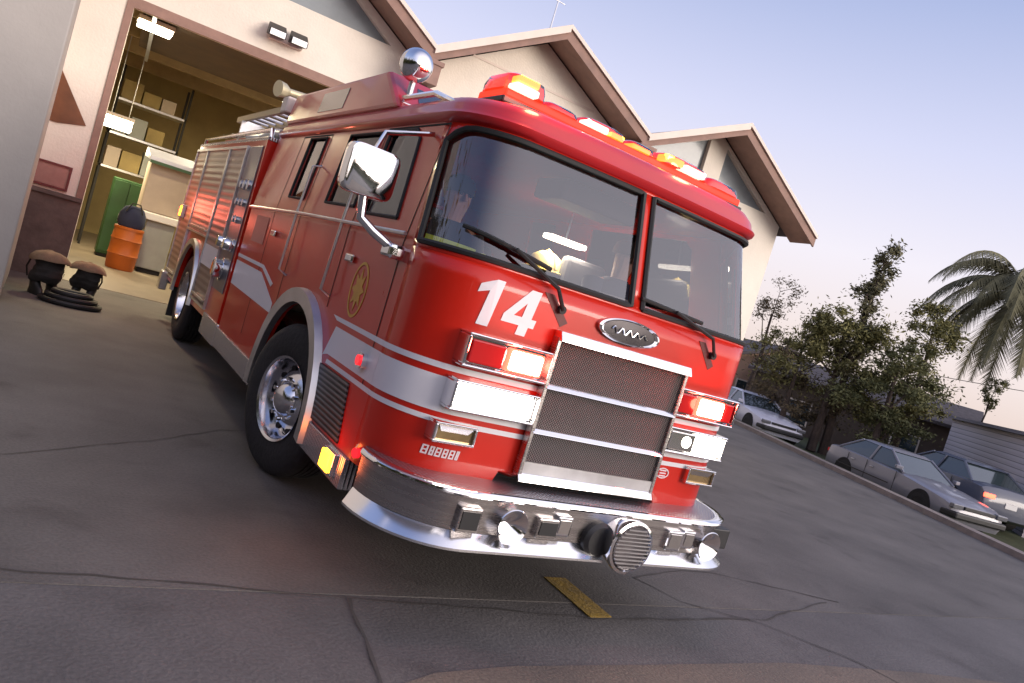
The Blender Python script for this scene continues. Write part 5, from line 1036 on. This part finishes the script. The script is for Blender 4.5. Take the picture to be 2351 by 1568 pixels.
def tree(label, base, h, clumps, m_, seed, size=0.10, trunk=0.16, cat='tree', name='tree', group='trees beyond the parked cars', dens=1.9):
    rnd = random.Random(seed); e = empty(name, base, label, cat, group); bx, by_, bz = base
    b = MB(); top = Vector((bx + rnd.uniform(-.2, .2), by_ + rnd.uniform(-.2, .2), bz + h * 0.8))
    pts = [Vector(base).lerp(top, k / 6) + Vector((rnd.uniform(-.06, .06) * h * .2, rnd.uniform(-.06, .06) * h * .2, 0)) * (1 if 0 < k < 6 else 0) for k in range(7)]
    b.tube(pts, trunk, 8, trunk * 0.25)
    for (dx, dy, z, rx_, ry_, rz_, n) in clumps:
        c = Vector((bx + dx, by_ + dy, z)); k = min(6, max(1, int((z - bz) / (h * 0.8) * 6 * 0.75))); p0 = pts[k]
        mid = p0.lerp(c, 0.5) + Vector((0, 0, -0.08 * (c - p0).length)); b.tube([p0, mid, c], trunk * 0.32, 6, trunk * 0.08)
        for _ in range(3):
            b.tube([c, c + Vector((rnd.uniform(-rx_, rx_), rnd.uniform(-ry_, ry_), rnd.uniform(0, rz_))) * 0.8], trunk * 0.09, 5, 0.01)
    b.build('trunk', BARK, e, smooth=True)
    b = MB()
    for (dx, dy, z, rx_, ry_, rz_, n) in clumps:
        sub = 9
        for s_ in range(sub):
            cc = Vector((bx + dx + rnd.uniform(-1, 1) * rx_ * 0.75, by_ + dy + rnd.uniform(-1, 1) * ry_ * 0.75, z + rnd.uniform(-1, 1) * rz_ * 0.75)); k = rnd.uniform(0.28, 0.6)
            leaves(b, cc, (rx_ * k, ry_ * k, rz_ * k), int(n * dens / sub), size, rnd)
    b.build('crown', m_, e, normals=False)
    return e
# along the ray directions of the photograph's trees, at about 24 m
tree('tall narrow grey green tree rising highest above the cars', (19.4, 11.5, -0.3), 6.8, [(0, 0, 6.2, .45, .45, .65, 320), (.05, 0, 5.3, .55, .55, .6, 380), (0, .1, 4.4, .6, .6, .6, 400), (-.1, 0, 3.5, .75, .7, .6, 380), (.1, 0, 2.6, .8, .8, .6, 300)], LEAFC, 1, 0.11)
tree('bushy olive tree left of the tall narrow tree', (18.9, 11.6, -0.2), 4.6, [(-.3, 0, 4.1, .9, .9, .55, 500), (.7, -.5, 3.8, .9, .9, .6, 560), (0, .2, 3.1, 1.1, 1.1, .6, 560), (-.9, .6, 3.3, .7, .7, .6, 380), (.6, -.4, 2.4, .9, .9, .6, 420)], LEAFA, 2, 0.10)
tree('dense dark green tree standing right behind the silver sedan', (19.4, 9.9, -0.4), 4.0, [(0, 0, 3.3, .8, .8, .55, 420), (.35, -.35, 2.6, 1.0, 1.0, .6, 560), (-.3, .3, 1.9, 1.1, 1.1, .65, 560), (.3, -.2, 1.1, 1.0, 1.0, .6, 480)], LEAFB, 3, 0.10)
tree('rounded olive green tree between the tall tree and the palm', (21.3, 10.4, -0.3), 5.5, [(0, 0, 4.9, .75, .75, .6, 460), (.1, -.1, 4.2, .8, .8, .6, 500), (0, 0, 3.4, .6, .6, .6, 260), (.2, -.1, 2.6, .5, .5, .5, 160)], LEAFA, 4, 0.10)
tree('sparse reddish branched tree against the station corner', (19.8, 15.4, -0.2), 5.2, [(0, 0, 4.8, .8, .8, .7, 160), (-.2, .3, 3.9, .9, .9, .6, 220), (.3, -.2, 3.0, .9, .9, .6, 260)], LEAFD, 5, 0.08, 0.12)
tree('small dark shrubby tree rising above the grey garage roof', (27.4, 10.9, 0), 4.0, [(0, 0, 3.75, .35, .35, .38, 200), (.05, 0, 3.1, .28, .28, .38, 150)], LEAFB, 6, 0.08, 0.07)
tree('brownish hedge bush behind the white parked car', (18.6, 13.4, -0.3), 2.4, [(0, 0, 1.7, 1.2, 1.2, .6, 700), (1.3, -1.5, 1.7, 1.1, 1.1, .6, 650), (.2, -.6, 0.9, 1.3, 1.3, .6, 600)], LEAFD, 7, 0.09, 0.10, 'bush', 'bush', 'bushes beyond the parked cars')

tree('broad brownish green tree filling the gap beside the peach house', (18.4, 12.6, -0.2), 4.2, [(0, 0, 3.7, .9, .9, .6, 260), (.7, -.5, 3.0, 1.0, 1.0, .6, 300), (-.6, .4, 2.8, .9, .9, .6, 260), (0, 0, 2.0, 1.2, 1.2, .6, 380)], LEAFA, 11, 0.09, 0.12)
tree('leafy tree whose low crown hangs over the sedan roof', (20.2, 10.2, -0.4), 3.6, [(0, 0, 2.9, .9, .9, .6, 420), (.5, -.5, 2.1, .9, .9, .6, 420), (-.4, .3, 1.6, .9, .9, .5, 380)], LEAFA, 12, 0.10, 0.12)
rb = random.Random(21); b = MB()  # unseen leaf mass added for reflections, taller at left to cut sky light
for k in range(46):
    a = R(120) + R(195) * k / 45; side_ = a > R(205); d = (22 if side_ else 34) + rb.uniform(-3, 5); hh_ = rb.uniform(7, 11) if side_ else rb.uniform(1.6, 5.2)
    leaves(b, (math.sin(a) * d, math.cos(a) * d, hh_ * 0.5), (2.4, 2.4, hh_ * 0.55), 420 if side_ else 260, 0.8, rb)
tag(b.build('unseen_tree_mass', LEAFB, None, normals=False), 'unseen dark tree line added behind the camera for reflections and shade', None, None, 'stuff')
# palm
e = empty('palm_tree', (28.0, 8.3, -0.5), 'tall palm with drooping feathery fronds at the right edge', 'palm tree')
pc = Vector((25.0, 9.9, 6.9)); rnd = random.Random(5)
b = MB(); b.tube([(28.2, 8.2, -2), (27.2, 8.7, 2), (26.0, 9.3, 4.8), (25.0, 9.9, 6.9)], 0.24, 12, 0.17); b.build('trunk', BARK, e, smooth=True)
for k in range(38):
    a = 2 * math.pi * k / 38 + rnd.uniform(-.12, .12); lift = rnd.choice((rnd.uniform(0.3, 1.4), rnd.uniform(-0.5, 0.4))); Lf = rnd.uniform(3.2, 4.4)
    b = MB(); pts = []; p = pc.copy(); d = Vector((math.cos(a), math.sin(a), lift)).normalized()
    for i in range(15):
        pts.append(p.copy()); p = p + d * (Lf / 14); d = (d + Vector((0, 0, -0.155 - 0.006 * i))).normalized()
    b.tube(pts, 0.03, 5, 0.008)
    for i in range(1, 15):
        t_ = (pts[i] - pts[i - 1]).normalized(); sd_ = t_.cross(Vector((0, 0, 1))).normalized()
        for q in range(5):
            p_ = pts[i - 1].lerp(pts[i], q / 5)
            ll = 0.85 * math.sin(math.pi * min(1, (i + 1.5) / 16)) + 0.12
            for s_ in (-1, 1):
                tip = p_ + (sd_ * s_ * 0.75 + t_ * 0.5 + Vector((0, 0, -0.62 + rnd.uniform(-.15, .15)))).normalized() * ll * rnd.uniform(.8, 1.1); w_ = t_ * 0.030
                v = [b.b.verts.new(x_) for x_ in (p_ - w_, p_ + w_, tip)]; b.b.faces.new(v)
    b.build('frond', LEAFC, e, normals=False)

# wooden utility pole beyond the frame's right edge carries one wire past the station corner
WIRE = mat('cable', (0.02, 0.02, 0.02), 0.6)
e = empty('utility_wire', (30, 15, 3.6), 'thin black overhead cable running across behind the trees', 'cable')
for k, (z0, z1, sgk) in enumerate(((3.35, 4.75, 0.35),)):
    a, c = Vector((24.5, 18.0, 3.30)), Vector((38.0, 6.0, 5.6)); b = MB()
    b.tube([a.lerp(c, i / 20) - Vector((0, 0, sgk * 4 * (i / 20) * (1 - i / 20))) for i in range(21)], 0.014, 6); b.build('cable', WIRE, e)
    q_ = empty('utility_pole', (24.5, 18.0, 0), 'slim wooden pole holding the overhead cable behind the station corner', 'pole'); b = MB(); b.cyl((24.5, 18.0, -2.2), (24.5, 18.0, 3.6), 0.08, 0.06, 10); b.build('post', BARK, q_); b = MB(); b.box(24.2, 24.8, 17.96, 18.04, 3.3, 3.4); b.build('crossarm', BARK, q_)

# the station itself was modelled in place; nothing else to do for its root
print('objects', len(bpy.data.objects))
